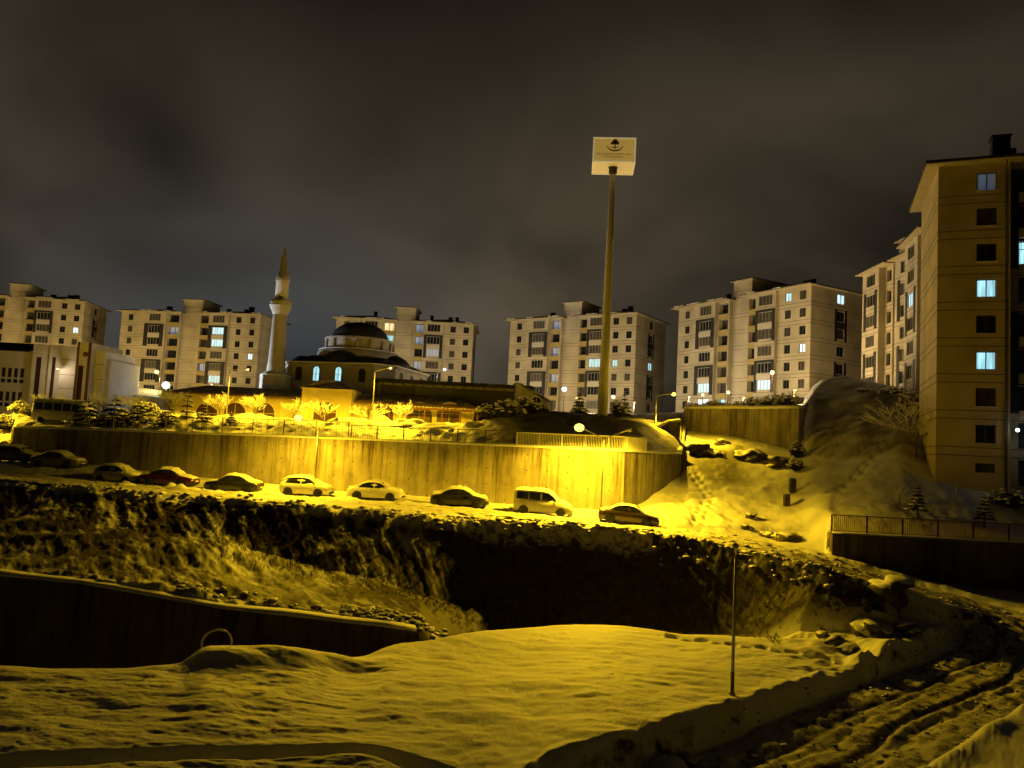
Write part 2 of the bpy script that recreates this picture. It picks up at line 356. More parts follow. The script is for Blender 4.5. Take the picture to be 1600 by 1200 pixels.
WALL2 = [(1070, 92, 2.7, 5.1), (1120, 89, 2.4, 5.15), (1180, 85, 1.7, 5.1), (1215, 82.5, 1.2, 5.1), (1250, 80, .7, 5.1)]
right_ = [(1258, 78.5, .5, None), (1270, 75.5, .1, None), (1285, 73, -.2, None), (1305, 71.5, -.2, None), (1350, 69, .4, None), (1400, 67, .9, None), (1450, 64.5, -.3, None), (1600, 62, -1, None), (1900, 62, -1, None)]
LN['S'] = T(*([(-300, 84, -3.6), (22, 77.3, -3.9)]+[w[:3] for w in WALL+WALL2[1:]]+[w[:3] for w in right_]))
LN['St'] = T(*([(-300, 94, -1.3), (18, 88, -1.3)]+[(w[0], w[1]+.35, w[3]) for w in WALL+WALL2[1:]]+[(1254, 82.5, 5.3), (1262, 86, 6.5), (1272, 90, 8.0), (1285, 93, 9.4), (1300, 94.5, 10.1), (1320, 94, 10.3), (1345, 92, 9.9), (1370, 89.5, 9.3), (1400, 86, 8.4), (1425, 82, 7.2), (1450, 78, 5.6), (1600, 75, 2), (1900, 75, 2)]))
LN['U1'] = T((-300, 100, -.6), (0, 92, -.35), (300, 88, .9), (430, 86, .8), (560, 84, .8), (700, 80, 1.1), (740, 77, 1.6), (790, 76, 2.6), (850, 78, 3.4), (940, 78, 3.1), (1000, 75, 2.6), (1040, 78, 2.0), (1060, 84, 2.4), (1064, 90, 3.5),
      (1070, 97, 5.3), (1250, 90, 6.0), (1268, 98, 9.0), (1290, 99, 10.2), (1400, 92, 8.6), (1600, 85, 3), (1900, 85, 3))
LN['U2'] = T((-300, 110, .1), (0, 110, .3), (300, 106, 1.2), (560, 103, 1.0), (700, 102, 1.3), (850, 102, 4.2), (940, 101, 4.3), (1062, 102, 5.3), (1250, 105, 7.2), (1290,108,8.5), (1400, 102, 8.3), (1600, 100, 5), (1900, 100, 5))
LN['U3'] = T((-300, 150, 5), (0, 150, 4), (500, 150, 6.5), (1900, 150, 6.7))
LN['U4'] = T((-300, 195, 9), (1900, 195, 9))
LN['U5'] = T((-300, 420, 13), (1900, 420, 13))
LN['U6'] = T((-300, 3500, 20), (1900, 3500, 20))
ORDER = ['N0', 'N0b', 'N1', 'N2', 'C', 'B', 'P1', 'P2', 'P3', 'Q', 'E', 'G', 'G2', 'K', 'S', 'St', 'U1', 'U2', 'U3', 'U4', 'U5', 'U6']
ROWS = [50, 45, 12, 12, 130, 14, 8, 6, 60, 70, 50, 5, 55, 60, 55, 60, 45, 45, 25, 12, 8]
def pchip(x, X, Y):
    h = np.diff(X); d = np.diff(Y)/h; m = np.zeros_like(Y)
    w1 = 2*h[1:]+h[:-1]; w2 = h[1:]+2*h[:-1]
    with np.errstate(divide='ignore', invalid='ignore'):
        hm = np.where(d[:-1]*d[1:] > 0, (w1+w2)/(w1/d[:-1]+w2/d[1:]), 0)
    m[1:-1] = hm; m[0] = d[0]; m[-1] = d[-1]
    xc = np.clip(x, X[0], X[-1]); i = np.clip(np.searchsorted(X, xc)-1, 0, len(X)-2); t = (xc-X[i])/h[i]
    return (1+2*t)*(1-t)**2*Y[i]+t*(1-t)**2*h[i]*m[i]+t*t*(3-2*t)*Y[i+1]+t*t*(t-1)*h[i]*m[i+1]
RTHR = pz(1272, 85, 5).x/85
SMOOTH = {'N0b', 'N1', 'N2', 'C', 'B', 'Q', 'E', 'K', 'U1', 'U2'}
def lines_at(a):
    Ys = []; Zs = []; prev = None
    for k in ORDER:
        A, Y, Z = LN[k]; ip = (lambda q, X_, Y_: pchip(q, X_, Y_)) if k in SMOOTH else np.interp; y = ip(a, A, Y); z = ip(a, A, Z)
        if k in ('S', 'St'): y = np.where(a > RTHR, pchip(a, A, Y), y); z = np.where(a > RTHR, pchip(a, A, Z), z)
        if prev is not None: y = np.maximum(y, prev+.12)
        Ys.append(y); Zs.append(z); prev = y
    return np.array(Ys), np.array(Zs)
def hsh(ix, iy, s):
    h = (ix*374761393+iy*668265263+s*974634777) & 0xffffffff
    h = ((h ^ (h >> 13))*1274126177) & 0xffffffff
    return ((h ^ (h >> 16)) & 0xffff)/65535.0
def vn(x, y, s=0):
    x0 = np.floor(x).astype(np.int64); y0 = np.floor(y).astype(np.int64); fx = x-x0; fy = y-y0
    fx = fx*fx*(3-2*fx); fy = fy*fy*(3-2*fy)
    a = hsh(x0, y0, s); b = hsh(x0+1, y0, s); c = hsh(x0, y0+1, s); d = hsh(x0+1, y0+1, s)
    return (a*(1-fx)+b*fx)*(1-fy)+(c*(1-fx)+d*fx)*fy-.5
def fbm(x, y, s=0, o=4, g=.5):
    r = 0; am = 1; f = 1
    for i in range(o): r = r+am*vn(x*f+i*17.3, y*f-i*9.1, s+i); am *= g; f *= 2.03
    return r
# road centre line: along the wall, down the slope, round the hairpin and out at the bottom of the picture
RC = [(-260, 66, -4.9), (0, 64.3, -4.75), (200, 61.5, -4.9), (400, 59.6, -5.0), (600, 59.8, -5.0), (800, 57.6, -5.15), (1000, 56.0, -5.5), (1100, 54.4, -5.75), (1200, 51.6, -6.15), (1300, 49.4, -6.7), (1400, 48.3, -7.4),
      (1500, 47.3, -8.15), (1565, 45.9, -8.7), (1597, 43.6, -9.2), (1592, 41.2, -9.7), (1560, 39.4, -10.0), (1500, 37.2, -10.35), (1400, 33.2, -10.6), (1300, 29.6, -10.8), (1190, 26.6, -10.95), (1050, 23.5, -11.1), (880, 20.5, -11.2), (650, 17.5, -11.2)]
rc = [np.array(pz(*p)) for p in RC]
def catmull(P, step):
    P = [2*P[0]-P[1]]+P+[2*P[-1]-P[-2]]; out = []
    for i in range(1, len(P)-2):
        n = max(2, int(np.linalg.norm(P[i+1]-P[i])/step))
        for k in range(n):
            t = k/n
            out.append(.5*((2*P[i])+(-P[i-1]+P[i+1])*t+(2*P[i-1]-5*P[i]+4*P[i+1]-P[i+2])*t*t+(-P[i-1]+3*P[i]-3*P[i+1]+P[i+2])*t**3))
    out.append(P[-2]); return np.array(out)
RP = catmull(rc, .25)
rs_ = np.concatenate([[0], np.cumsum(np.linalg.norm(np.diff(RP[:, :2], axis=0), axis=1))])
def road_dist(x, y):
    """distance to the centre line, its height and arc length there"""
    x = np.atleast_1d(x); y = np.atleast_1d(y); D = np.full(x.shape, 1e9); Z = np.zeros(x.shape); S_ = np.zeros(x.shape)
    P = RP[::3]; s = rs_[::3]
    near = (y < 75)
    xi = x[near]; yi = y[near]; d = np.full(xi.shape, 1e9); z = np.zeros(xi.shape); ss = np.zeros(xi.shape)
    for k in range(len(P)-1):
        a = P[k]; e = P[k+1]-a; l2 = e[0]**2+e[1]**2
        t = np.clip(((xi-a[0])*e[0]+(yi-a[1])*e[1])/l2, 0, 1)
        q = np.hypot(xi-a[0]-t*e[0], yi-a[1]-t*e[1]); m = q < d
        d[m] = q[m]; z[m] = (a[2]+t*e[2])[m]; ss[m] = (s[k]+t*(s[k+1]-s[k]))[m]
    D[near] = d; Z[near] = z; S_[near] = ss
    return D, Z, S_
RW = 2.5
def region(a, y, Ys):
    r = {}
    k = {n: i for i, n in enumerate(ORDER)}
    Yk = lambda n: Ys[k[n]]
    def band(n0, n1, soft):
        return np.clip((y-Yk(n0))/soft, 0, 1)*np.clip((Yk(n1)-y)/soft, 0, 1)
    return band, Yk
def H(x, y, detail=True, want_bare=False):
    x = np.atleast_1d(np.asarray(x, float)); y = np.atleast_1d(np.asarray(y, float)); a = x/y
    Ys, Zs = lines_at(a)
    z = Zs[0].copy()
    for i in range(len(ORDER)-1):
        t = np.clip((y-Ys[i])/(Ys[i+1]-Ys[i]), 0, 1); z = np.where(y >= Ys[i], Zs[i]*(1-t)+Zs[i+1]*t, z)
    band, Yk = region(a, y, Ys)
    px = 800+FPX*a
    # snow surface: long drifts, wind ripples; rough scrubby bank; rubble along the edge of the road
    if detail:
        flat = band('N0', 'B', .5)
        drift = fbm(x*.16, y*.22, 3, 4)*.55
        rip = fbm(x*.45+fbm(x*.3, y*.3, 9)*1.2, y*1.25, 11, 4, .55)*.16
        fade = np.clip(1-(y-100)/60, .15, 1)
        z = z+(drift*.45+rip*.28)*fade
        z = z+flat*(fbm(x*.8+fbm(x*.3, y*.3, 9)*1.5, y*2.3, 13, 4, .6)*.055+fbm(x*2.1, y*4.6, 17, 3, .6)*.022)
        for cx, cy, rx, ry, hh in ((-13.4, 33.2, 2.6, .8, .20), (-11.2, 32.2, 1.6, .6, .30), (-9.4, 33.2, 1.8, .7, .34), (-6.6, 34.0, 1.6, .7, .28)):
            z = z+hh*np.exp(-((x-cx)/rx)**2-((y-cy)/ry)**2)
        bank = band('P3', 'E', 1.0)
        dirx = x*.8+y*.6; diry = -x*.6+y*.8
        z = z+bank*(fbm(dirx*1.9, diry*.55, 21, 5, .5)*.17+fbm(x*3.3, y*3.3, 25, 3, .6)*.07+fbm(x*.22, y*.3, 27, 2)*.5)
        lipn = np.exp(-((y-Yk('P3')-.5)/.7)**2)*np.clip((665-px)/20, 0, 1); z = z+lipn*(.10+fbm(x*.7, y*.7, 29, 4, .6)*.45)
        hm = band('S', 'St', 2.)*np.clip((px-1262)/12, 0, 1); z = z+hm*(fbm(x*.25, y*.7, 67, 4, .5)*.9+fbm(x*.9, y*.9, 69, 3)*.25)
        edge = np.exp(-((y-Yk('E'))/1.1)**2)*np.clip((a+.75)/.2, 0, 1)*np.clip((.60-a)/.12, 0, 1)
        z = z+edge*(.16+fbm(x*1.1, y*1.1, 31, 4, .5)*.40)
        pit = band('P1', 'P3', .3); z = z+pit*fbm(x*.8, y*.8, 41, 4)*.5*np.clip((px-690)/60, 0, 1)
        tipm = band('P3', 'E', .6)*np.clip((px-1230)/80, 0, 1)+band('B', 'P3', .3)*np.clip((px-1230)/80, 0, 1)
        z = z+tipm*fbm(x*.6, y*.8, 51, 3)*.7
        lump = band('C', 'B', .6)*np.clip((px-1200)/150, 0, 1)
        z = z+lump*(fbm(x*.55, y*.7, 53, 3)*.8)
        hill = band('G2', 'S', 2.)*np.clip((px-1000)/60, 0, 1)
        z = z+hill*(fbm(x*.5, y*.4, 61, 4)*.28+np.maximum(0, fbm(x*.5, y*.4, 63, 3)-.12)*.5*np.clip((1280-px)/80, 0, 1))
        mound = band('St', 'U2', 1.5)
        z = z+mound*(np.maximum(0, fbm(x*.28, y*.25, 71, 4)+.05)*1.5*np.clip((780-px)/60, 0, 1)*np.clip((y-Yk('St')-3)/6, 0, 1)+fbm(x*.7, y*.6, 73, 4)*.3)
    # footprints up the right hand slope and lumps beside them
    if detail:
        for (pa, pb, w) in FOOT:
            ax, ay = pa; bx, by = pb; ex, ey = bx-ax, by-ay; l = math.hypot(ex, ey)
            m = (np.abs(x-(ax+bx)/2) < l) & (np.abs(y-(ay+by)/2) < l)
            if not m.any(): continue
            t = ((x[m]-ax)*ex+(y[m]-ay)*ey)/l; s = ((x[m]-ax)*-ey+(y[m]-ay)*ex)/l
            inside = (t > 0) & (t < l)
            st = np.abs(((t/.75) % 1)-.5); side = np.where(((t/.75) % 2) < 1, .22, -.22)*w
            dd = np.hypot(st*.75, (s-side)*1.3)
            z[m] -= np.where(inside, .32*np.exp(-(dd/.24)**2)+.14*np.exp(-(s/(.5*w))**2), 0)
    # the road is cut into the snow
    D, Zr, S_ = road_dist(x, y)
    cut = np.clip((D-RW)/1.1, 0, 1); cut = cut*cut*(3-2*cut)
    z0 = z.copy()
    bermw = np.exp(-((D-RW-.9)/.5)**2)
    z = np.where(D < RW+1.1, (Zr-.14)*(1-cut)+z*cut, z)
    if detail: z = z+np.where(D < 6, bermw*(.12+fbm(x*1.0, y*1.0, 81, 3, .45)*.20), 0)*np.clip((a+.9)/.2, 0, 1)
    if not want_bare: return z
    bare = band('P3', 'E', .8)*np.interp(px, [0, 250, 420, 600, 700, 1180, 1250, 1400], [.98, .98, 1.0, 1.08, 1.3, 1.25, 1.0, .5])  # bank: bare earth, thickened until it also paints the shade in
    bare = bare+band('P1', 'Q', .3)*np.clip((px-615)/30, 0, 1)*np.clip((760-px)/40, 0, 1)*np.clip((-9.6-z)/.5, 0, 1)
    bare = bare+band('P1', 'P3', .5)*np.clip((px-600)/100, 0, 1)*np.clip((1300-px)/80, 0, 1)
    bare = bare*np.clip((Yk('E')-.05-y)/.8, 0, 1)
    bare = bare+np.where((D < RW+.9) & (px < 1180), .25, 0)+band('St', 'U2', 1)*np.clip(1.3-np.abs(px-890)/190, 0, 1)**.5*np.interp(px, [0, 790, 820], [.55, .6, .95])*np.clip((px-730)/30, 0, 1)  # mound term paints it dark where lamp light would glare
    bare = bare+band('G2', 'S', 1)*np.clip(1.6-np.abs(px-1120)/55, 0, 1)*np.clip((y-68)/3, 0, 1)*np.clip((84-y)/3, 0, 1)*.85
    bare = bare+band('S', 'St', 1.)*np.clip((px-1262)/15, 0, 1)*(.55+fbm(x*.4, y*.9, 39, 4)*.6)  # hill face darkened with bare cover in place of shade
    dx2 = x*.8+y*.6; dy2 = -x*.6+y*.8
    bare = bare+band('P3', 'E', .8)*(fbm(x*.3, y*.4, 33, 3, .6)*.8+fbm(dx2*2.6, dy2*.6, 35, 4, .6)*.9)*np.clip((760-px)/60, 0, 1)
    bare = bare+np.where((D > RW*.95) & (D < RW+2.4) & (px > 1030) & (px < 1420) & (y < Yk('E')+1.2) & (y > Yk('P3')), .9+fbm(x*1.6, y*1.6, 37, 4)*1.6, 0)
    return z, np.clip(bare, 0, 1.3)
f1, f2 = pz(1300, 62, -3), pz(1390, 71, 0)
f3, f4 = pz(1085, 56.5, -5.3), pz(1110, 66, -3.6)
f5, f6 = pz(1110, 66, -3.6), pz(1080, 74, -1.5)
f7, f8 = pz(1040, 41.5, -9.5), pz(1370, 38.5, -9.6)
FOOT = [((f1.x, f1.y), (f2.x, f2.y), 1.3), ((f3.x, f3.y), (f4.x, f4.y), 1.5), ((f5.x, f5.y), (f6.x, f6.y), 1.5), ((f7.x, f7.y), (f8.x, f8.y), .8)]
def ground(x, y, detail=True): return float(H(np.array([x]), np.array([y]), detail)[0])
def gp(px, Y, detail=True):
    """point on the ground at distance Y in image column px"""
    z = -4.0
    for _ in range(4):
        p = pz(px, Y, z); z = ground(p.x, p.y, detail)
    return Vector((p.x, p.y, z))

def grid_mesh(name, X, Y, Z, mats, attr=None, smooth=True):
    nr, nc = X.shape
    me = bpy.data.meshes.new(name); n = nr*nc
    me.vertices.add(n); me.vertices.foreach_set('co', np.stack([X, Y, Z], -1).astype(np.float32).ravel())
    i = np.arange(nr*nc).reshape(nr, nc)
    q = np.stack([i[:-1, :-1], i[:-1, 1:], i[1:, 1:], i[1:, :-1]], -1).reshape(-1, 4)
    me.loops.add(q.size); me.loops.foreach_set('vertex_index', q.ravel().astype(np.int32))
    me.polygons.add(len(q)); me.polygons.foreach_set('loop_start', np.arange(0, q.size, 4, dtype=np.int32))
    me.polygons.foreach_set('use_smooth', np.ones(len(q), dtype=bool) if smooth else np.zeros(len(q), dtype=bool))
    for m in mats: me.materials.append(m)
    if attr is not None:
        at_ = me.attributes.new('bare', 'FLOAT', 'POINT'); at_.data.foreach_set('value', attr.astype(np.float32).ravel())
    me.update(); me.validate()
    o = bpy.data.objects.new(name, me); COL.objects.link(o); return o
NC = 1150
av = np.concatenate([np.linspace(-1.6, -.74, 40, endpoint=False), np.linspace(-.74, .80, NC), np.linspace(.8, 1.7, 41)[1:]])
Ys, Zs = lines_at(av)
rows = []
for i, n in enumerate(ROWS):
    for k in range(n):
        rows.append(Ys[i]+(Ys[i+1]-Ys[i])*k/n)
rows.append(Ys[-1])
YY = np.array(rows); XX = YY*av[None, :]
zz, bb = H(XX.ravel(), YY.ravel(), True, True)
g = grid_mesh('snow_ground', XX, YY, zz.reshape(XX.shape), [M['snow']], bb.reshape(XX.shape)); tag(g, kind='structure')
del XX, YY, zz, bb
# the road itself: churned slush with wheel ruts
def build_road():
    tv = np.linspace(-RW-.75, RW+.75, 66); P = RP; n = len(P)
    tg = np.gradient(P[:, :2], axis=0); tg /= np.linalg.norm(tg, axis=1)[:, None]; nx, ny = -tg[:, 1], tg[:, 0]
    Sx = rs_[:, None]+0*tv[None, :]; Tt = tv[None, :]+0*rs_[:, None]
    X = P[:, 0][:, None]+nx[:, None]*Tt; Y = P[:, 1][:, None]+ny[:, None]*Tt
    w = Tt+fbm(Sx*.12, Sx*0, 5, 2)*.5
    rut = 0
    for c, d, wd in ((-1.6, .06, .13), (1.0, .07, .14), (-1.15, .17, .17), (.55, .17, .17), (-.55, .08, .16), (1.25, .12, .2)): rut = rut-d*(1+1.4*fbm(Sx*.6, Sx*0+c*3, 11, 3))*np.exp(-((w-c-fbm(Sx*.22, Sx*0+c*7, 9, 2)*.45)/wd)**2)
    rough = fbm(X*2.4, Y*2.4, 91, 4, .6)*.12+fbm(X*.7, Y*.7, 93, 3)*.12
    Z = P[:, 2][:, None]+rut+rough*(1-.6*np.exp(-((w+1.15)/.25)**2)-.6*np.exp(-((w-.55)/.25)**2))+.03
    Z = Z-np.clip((np.abs(Tt)-RW)/.75, 0, 1)*.12
    bare = .7*np.exp(-((w+1.15)/.22)**2)+.7*np.exp(-((w-.55)/.22)**2)+.2*np.exp(-((w+.3)/.5)**2)
    pxs = 800+FPX*X/Y
    bare = bare*np.interp(pxs, [0, 900, 1150, 1250], [.12, .18, .6, 1])+np.interp(pxs, [900, 1200, 1300], [-.45, -.1, .12])
    o = grid_mesh('road', X, Y, Z, [M['road']], bare); tag(o, kind='structure')
build_road()

# ------------------------------------------------------------------ walls
def wall_strip(name, pts, thick, mat, parent=None, uv0=0.0, over=.0):
    """pts: (x, y, z_bottom, z_top) front line; built as a closed slab with u along, v down from the top"""
    bm = bmesh.new(); uvl = bm.loops.layers.uv.new('UVMap'); n = len(pts)
    P = [Vector((p[0], p[1], 0)) for p in pts]; s = [uv0]
    for i in range(1, n): s.append(s[-1]+(P[i]-P[i-1]).length)
    nrm = []
    for i in range(n):
        t = (P[min(i+1, n-1)]-P[max(i-1, 0)]).normalized(); nrm.append(Vector((-t.y, t.x, 0)))
    V = []
    for i in range(n):
        b = P[i]+nrm[i]*thick; zb, zt = pts[i][2], pts[i][3]
        V.append([bm.verts.new((P[i].x, P[i].y, zb)), bm.verts.new((P[i].x, P[i].y, zt)), bm.verts.new((b.x, b.y, zt)), bm.verts.new((b.x, b.y, zb))])
    def face(vs, uvs):
        f = bm.faces.new(vs)
        for l, u in zip(f.loops, uvs): l[uvl].uv = u
    for i in range(n-1):
        a, b = V[i], V[i+1]; ha, hb = pts[i][3]-pts[i][2], pts[i+1][3]-pts[i+1][2]
        face([a[0], b[0], b[1], a[1]], [(s[i], -ha), (s[i+1], -hb), (s[i+1], 0), (s[i], 0)])
        face([a[1], b[1], b[2], a[2]], [(s[i], 0), (s[i+1], 0), (s[i+1], thick), (s[i], thick)])
        face([a[2], b[2], b[3], a[3]], [(s[i], 0), (s[i+1], 0), (s[i+1], -hb), (s[i], -ha)])
    for e, sgn in ((V[0], 1), (V[-1], -1)):
        h = 4; q = [e[0], e[1], e[2], e[3]]
        if sgn < 0: q = q[::-1]
        face(q, [(0, -h), (0, 0), (thick, 0), (thick, -h)])
    me = bpy.data.meshes.new(name); bm.to_mesh(me); bm.free(); me.materials.append(mat)
    o = bpy.data.objects.new(name, me); COL.objects.link(o)
    if parent: o.parent = parent
    return o
def subdiv(nodes, step=1.0):
    """resample (px, Y, zb, zt) nodes into dense world points (x, y, zb, zt)"""
    W_ = [(*pz(px, Y, zt)[:2], zb, zt) for px, Y, zb, zt in nodes]; out = []
    for a, b in zip(W_[:-1], W_[1:]):
        n = max(1, int(math.hypot(b[0]-a[0], b[1]-a[1])/step))
        for k in range(n): out.append(tuple(a[j]+(b[j]-a[j])*k/n for j in range(4)))
    out.append(W_[-1]); return out
def snow_cap(name, pts, thick, h, parent, out=.08, seed=0):
    """lumpy snow lying along the top of a wall"""
    v = MB(); n = len(pts); rings = []
    P = [Vector((p[0], p[1], p[3])) for p in pts]
    for i in range(n):
        t = (P[min(i+1, n-1)]-P[max(i-1, 0)]); t.z = 0; t.normalize(); nn = Vector((-t.y, t.x, 0))
        k = .7+.9*float(fbm(np.array([i*.31+seed]), np.array([seed*1.7]), 7, 3)[0]+.35); hh = h*max(.3, k)
        prof = [(-out*k, -.03), (-out*k-.02, hh*.45), (thick*.12, hh*.9), (thick*.5, hh*1.0), (thick*.9, hh*.85), (thick+.05, hh*.3), (thick+.05, -.03)]
        rings.append([P[i]+nn*d+Vector((0, 0, z)) for d, z in prof])
    m = len(rings[0]); vs = [p for r in rings for p in r]
    fs = [(i*m+j, (i+1)*m+j, (i+1)*m+(j+1) % m, i*m+(j+1) % m) for i in range(n-1) for j in range(m)]
    fs += [tuple(range(m)), tuple((n-1)*m+j for j in range(m))[::-1]]
    v.add(vs, fs, 0, True); return v.build(name, M['cap'], parent)
def wall_thing(name, nodes, thick, mat, label, cat, step=1.0, off=-.12, up=.12, down=1.0, cap=.18, seed=0, group=None):
    pts = subdiv(nodes, step); P = []
    for i, p in enumerate(pts):
        a = pts[max(i-1, 0)]; b = pts[min(i+1, len(pts)-1)]; t = Vector((b[0]-a[0], b[1]-a[1])).normalized()
        P.append((p[0]-t.y*off, p[1]+t.x*off, p[2]-down, p[3]+up))
    root = empty(name, (0, 0, 0), 0, label, cat, group)
    wall_strip('wall', P, thick, mat, root)
    if cap: snow_cap('snow_cap', P, thick, cap, root, seed=seed)
    return root, P
mw, MWP = wall_thing('retaining_wall', WALL[:11], .8, M['conc'], 'long tall concrete retaining wall behind the row of parked cars, lit yellow', 'wall', off=-.15, seed=1)
mw2, MW2P = wall_thing('retaining_wall', WALL2, .8, M['conc'], 'shorter concrete retaining wall further back on the right, below the apartment block', 'wall', off=-.15, cap=.35, seed=2)
_sw = [WALL[10], WALL[11], WALL[12]]
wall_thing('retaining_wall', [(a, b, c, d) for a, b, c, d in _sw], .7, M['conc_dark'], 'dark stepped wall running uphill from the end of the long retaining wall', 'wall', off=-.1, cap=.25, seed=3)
wall_thing('retaining_wall', [(1028, 79, .5, 2.2), (1045, 79.3, .5, 2.9), (1063, 79.6, 0, 3.1)], .5, M['conc_dark'], 'short black wall stub on the mound between the long wall and the shorter wall', 'wall', off=0, cap=.2, seed=8)
RW2 = [(1300, 53, -6.4, -5.05), (1375, 53, -7.1, -5.05), (1450, 53, -7.8, -5.05), (1600, 53, -8.2, -5.05), (1800, 53, -8.4, -5.05)]
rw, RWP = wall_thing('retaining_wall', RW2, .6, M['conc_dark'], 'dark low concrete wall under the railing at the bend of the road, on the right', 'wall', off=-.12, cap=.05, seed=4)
PW = [(px, Y, -14.4, z) for px, Y, z in PIT]
PW[-1] = (650, 39.0, -14.4, -9.5)
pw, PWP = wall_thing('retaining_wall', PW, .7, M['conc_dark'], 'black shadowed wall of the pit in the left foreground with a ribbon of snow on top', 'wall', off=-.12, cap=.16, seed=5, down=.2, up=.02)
# ------------------------------------------------------------------ buildings
def fmap(side, c):
    """local mapping of a facade: (u along it, z up, d inward) -> x, y, z.  front looks to -y"""
    return {'front': lambda u, z, d=0: (u, c+d, z), 'right': lambda u, z, d=0: (c-d, u, z), 'left': lambda u, z, d=0: (c+d, -u, z), 'back': lambda u, z, d=0: (-u, c-d, z)}[side]
def panel(mb, f, u0, u1, z0, z1, ops=(), depth=.22, mi=0, mir=None):
    """wall field with real openings and their reveals"""
    us = sorted({u0, u1, *[min(max(o[0], u0), u1) for o in ops], *[min(max(o[1], u0), u1) for o in ops]})
    zs = sorted({z0, z1, *[o[2] for o in ops], *[o[3] for o in ops]})
    for i in range(len(us)-1):
        run = None
        for j in range(len(zs)):
            hole = j == len(zs)-1 or any(o[0]-1e-6 <= us[i] and us[i+1] <= o[1]+1e-6 and o[2]-1e-6 <= zs[j] and zs[j+1] <= o[3]+1e-6 for o in ops)
            if not hole and run is None: run = zs[j]
            if hole and run is not None:
                mb.quad(f(us[i], run), f(us[i+1], run), f(us[i+1], zs[j]), f(us[i], zs[j]), mi); run = None
    r = mi if mir is None else mir
    for a, b, c, d in [o[:4] for o in ops]:
        mb.quad(f(a, c), f(a, d), f(a, d, depth), f(a, c, depth), r); mb.quad(f(b, d), f(b, c), f(b, c, depth), f(b, d, depth), r)
        mb.quad(f(b, c), f(a, c), f(a, c, depth), f(b, c, depth), r); mb.quad(f(a, d), f(b, d), f(b, d, depth), f(a, d, depth), r)
def fbox(mb, f, u0, u1, z0, z1, d0, d1, mi=0):
    p = [f(u, z, d) for d in (d0, d1) for z in (z0, z1) for u in (u0, u1)]
    mb.add(p, [(0, 1, 3, 2), (5, 4, 6, 7), (0, 4, 5, 1), (2, 3, 7, 6), (0, 2, 6, 4), (1, 5, 7, 3)], mi)
def build_each(mb, name, mat, root):
    """every cladding field becomes a part of its own"""
    for i in range(0, len(mb.v), 8):
        b = MB(); b.add(mb.v[i:i+8], [(0, 1, 3, 2), (5, 4, 6, 7), (0, 4, 5, 1), (2, 3, 7, 6), (0, 2, 6, 4), (1, 5, 7, 3)]); b.build(name, mat, root)
FRC = {}
def frame_mesh(w, h, n, mat, transom=False, t=.07):
    k = (round(w, 2), round(h, 2), n, mat, transom)
    if k not in FRC:
        mb = MB()
        mb.box(0, w, -.05, .03, 0, t); mb.box(0, w, -.05, .03, h-t, h); mb.box(0, t, -.05, .03, t, h-t); mb.box(w-t, w, -.05, .03, t, h-t)
        for i in range(1, n): x = w*i/n; mb.box(x-t*.5, x+t*.5, -.04, .025, t, h-t)
        if transom: mb.box(t, w-t, -.035, .02, h*.68, h*.68+t*.7)
        FRC[k] = mb.mesh('window', M[mat])
    return FRC[k]
PNC = {}
def pane_mesh(w, h, mat):
    k = (round(w, 2), round(h, 2), mat)
    if k not in PNC: PNC[k] = MB().box(.02, w-.02, .035, .055, .02, h-.02).mesh('pane', M[mat])
    return PNC[k]
def window(root, side, c, u0, u1, z0, z1, n=2, frame='darkframe', pane='glass', depth=.16, name='window', transom=False, label=None):
    f = fmap(side, c); w = u1-u0; h = z1-z0
    ang = {'front': 0, 'right': R(90), 'left': R(-90), 'back': R(180)}[side]
    o = inst(name, frame_mesh(w, h, n, frame, transom), root, f(u0, z0, depth), ang)
    inst('pane', pane_mesh(w, h, pane), o)
    if label: o['label'] = label
    return o
def hip_roof(mb, x0, x1, y0, y1, z, over, rise, mi_roof=0, mi_soff=1, mi_snow=2, th=.22):
    """eaves slab with light soffit and a low hipped roof above"""
    a, b, c, d = x0-over, x1+over, y0-over, y1+over
    mb.box(a, b, c, d, z, z+.10, mi_soff); mb.box(a-.06, b+.06, c-.06, d+.06, z+.102, z+th, mi_roof)
    w = min(b-a, d-c)/2; rx0, rx1 = a+w*.98, b-w*.98
    if rx1 < rx0: rx0 = rx1 = (a+b)/2
    ym = (c+d)/2; zb = z+th+.002
    if (b-a) >= (d-c):
        vs = [(a, c, zb), (b, c, zb), (b, d, zb), (a, d, zb), (rx0, ym, zb+rise), (rx1, ym, zb+rise)]
        mb.add(vs, [(0, 1, 5, 4), (1, 2, 5), (2, 3, 4, 5), (3, 0, 4)], mi_snow)
    else:
        xm = (a+b)/2; k = (b-a)/2*.98
        vs = [(a, c, zb), (b, c, zb), (b, d, zb), (a, d, zb), (xm, c+k, zb+rise), (xm, d-k, zb+rise)]
        mb.add(vs, [(0, 1, 4), (1, 2, 5, 4), (2, 3, 5), (3, 0, 4, 5)], mi_snow)
def grooves(mb, f, u0, u1, zs, skip=(), mi=1):
    for z in zs:
        cuts = sorted([(s[0], s[1]) for s in skip if s[2] < z < s[3]]); p = u0
        for a, b in cuts+[(u1, u1)]:
            if a-p > .1: fbox(mb, f, p, a, z-.035, z+.035, -.012, .02, mi)
            p = max(p, b)
FH = 2.9
M['roofsnow'] = snow_mat('snow_dusted_roof', lo=0.44, hi=0.60, dscale=.5, earth=(0.05, 0.045, 0.04), base=(.45, .43, .4))
def chimney_stack(mb, x, y, z, rs):
    w = rs.uniform(.35, .6); h = rs.uniform(1.0, 1.7)
    mb.box(x-w, x+w, y-w*.7, y+w*.7, z, z+h); mb.box(x-w-.1, x+w+.1, y-w*.7-.1, y+w*.7+.1, z+h, z+h+.12)
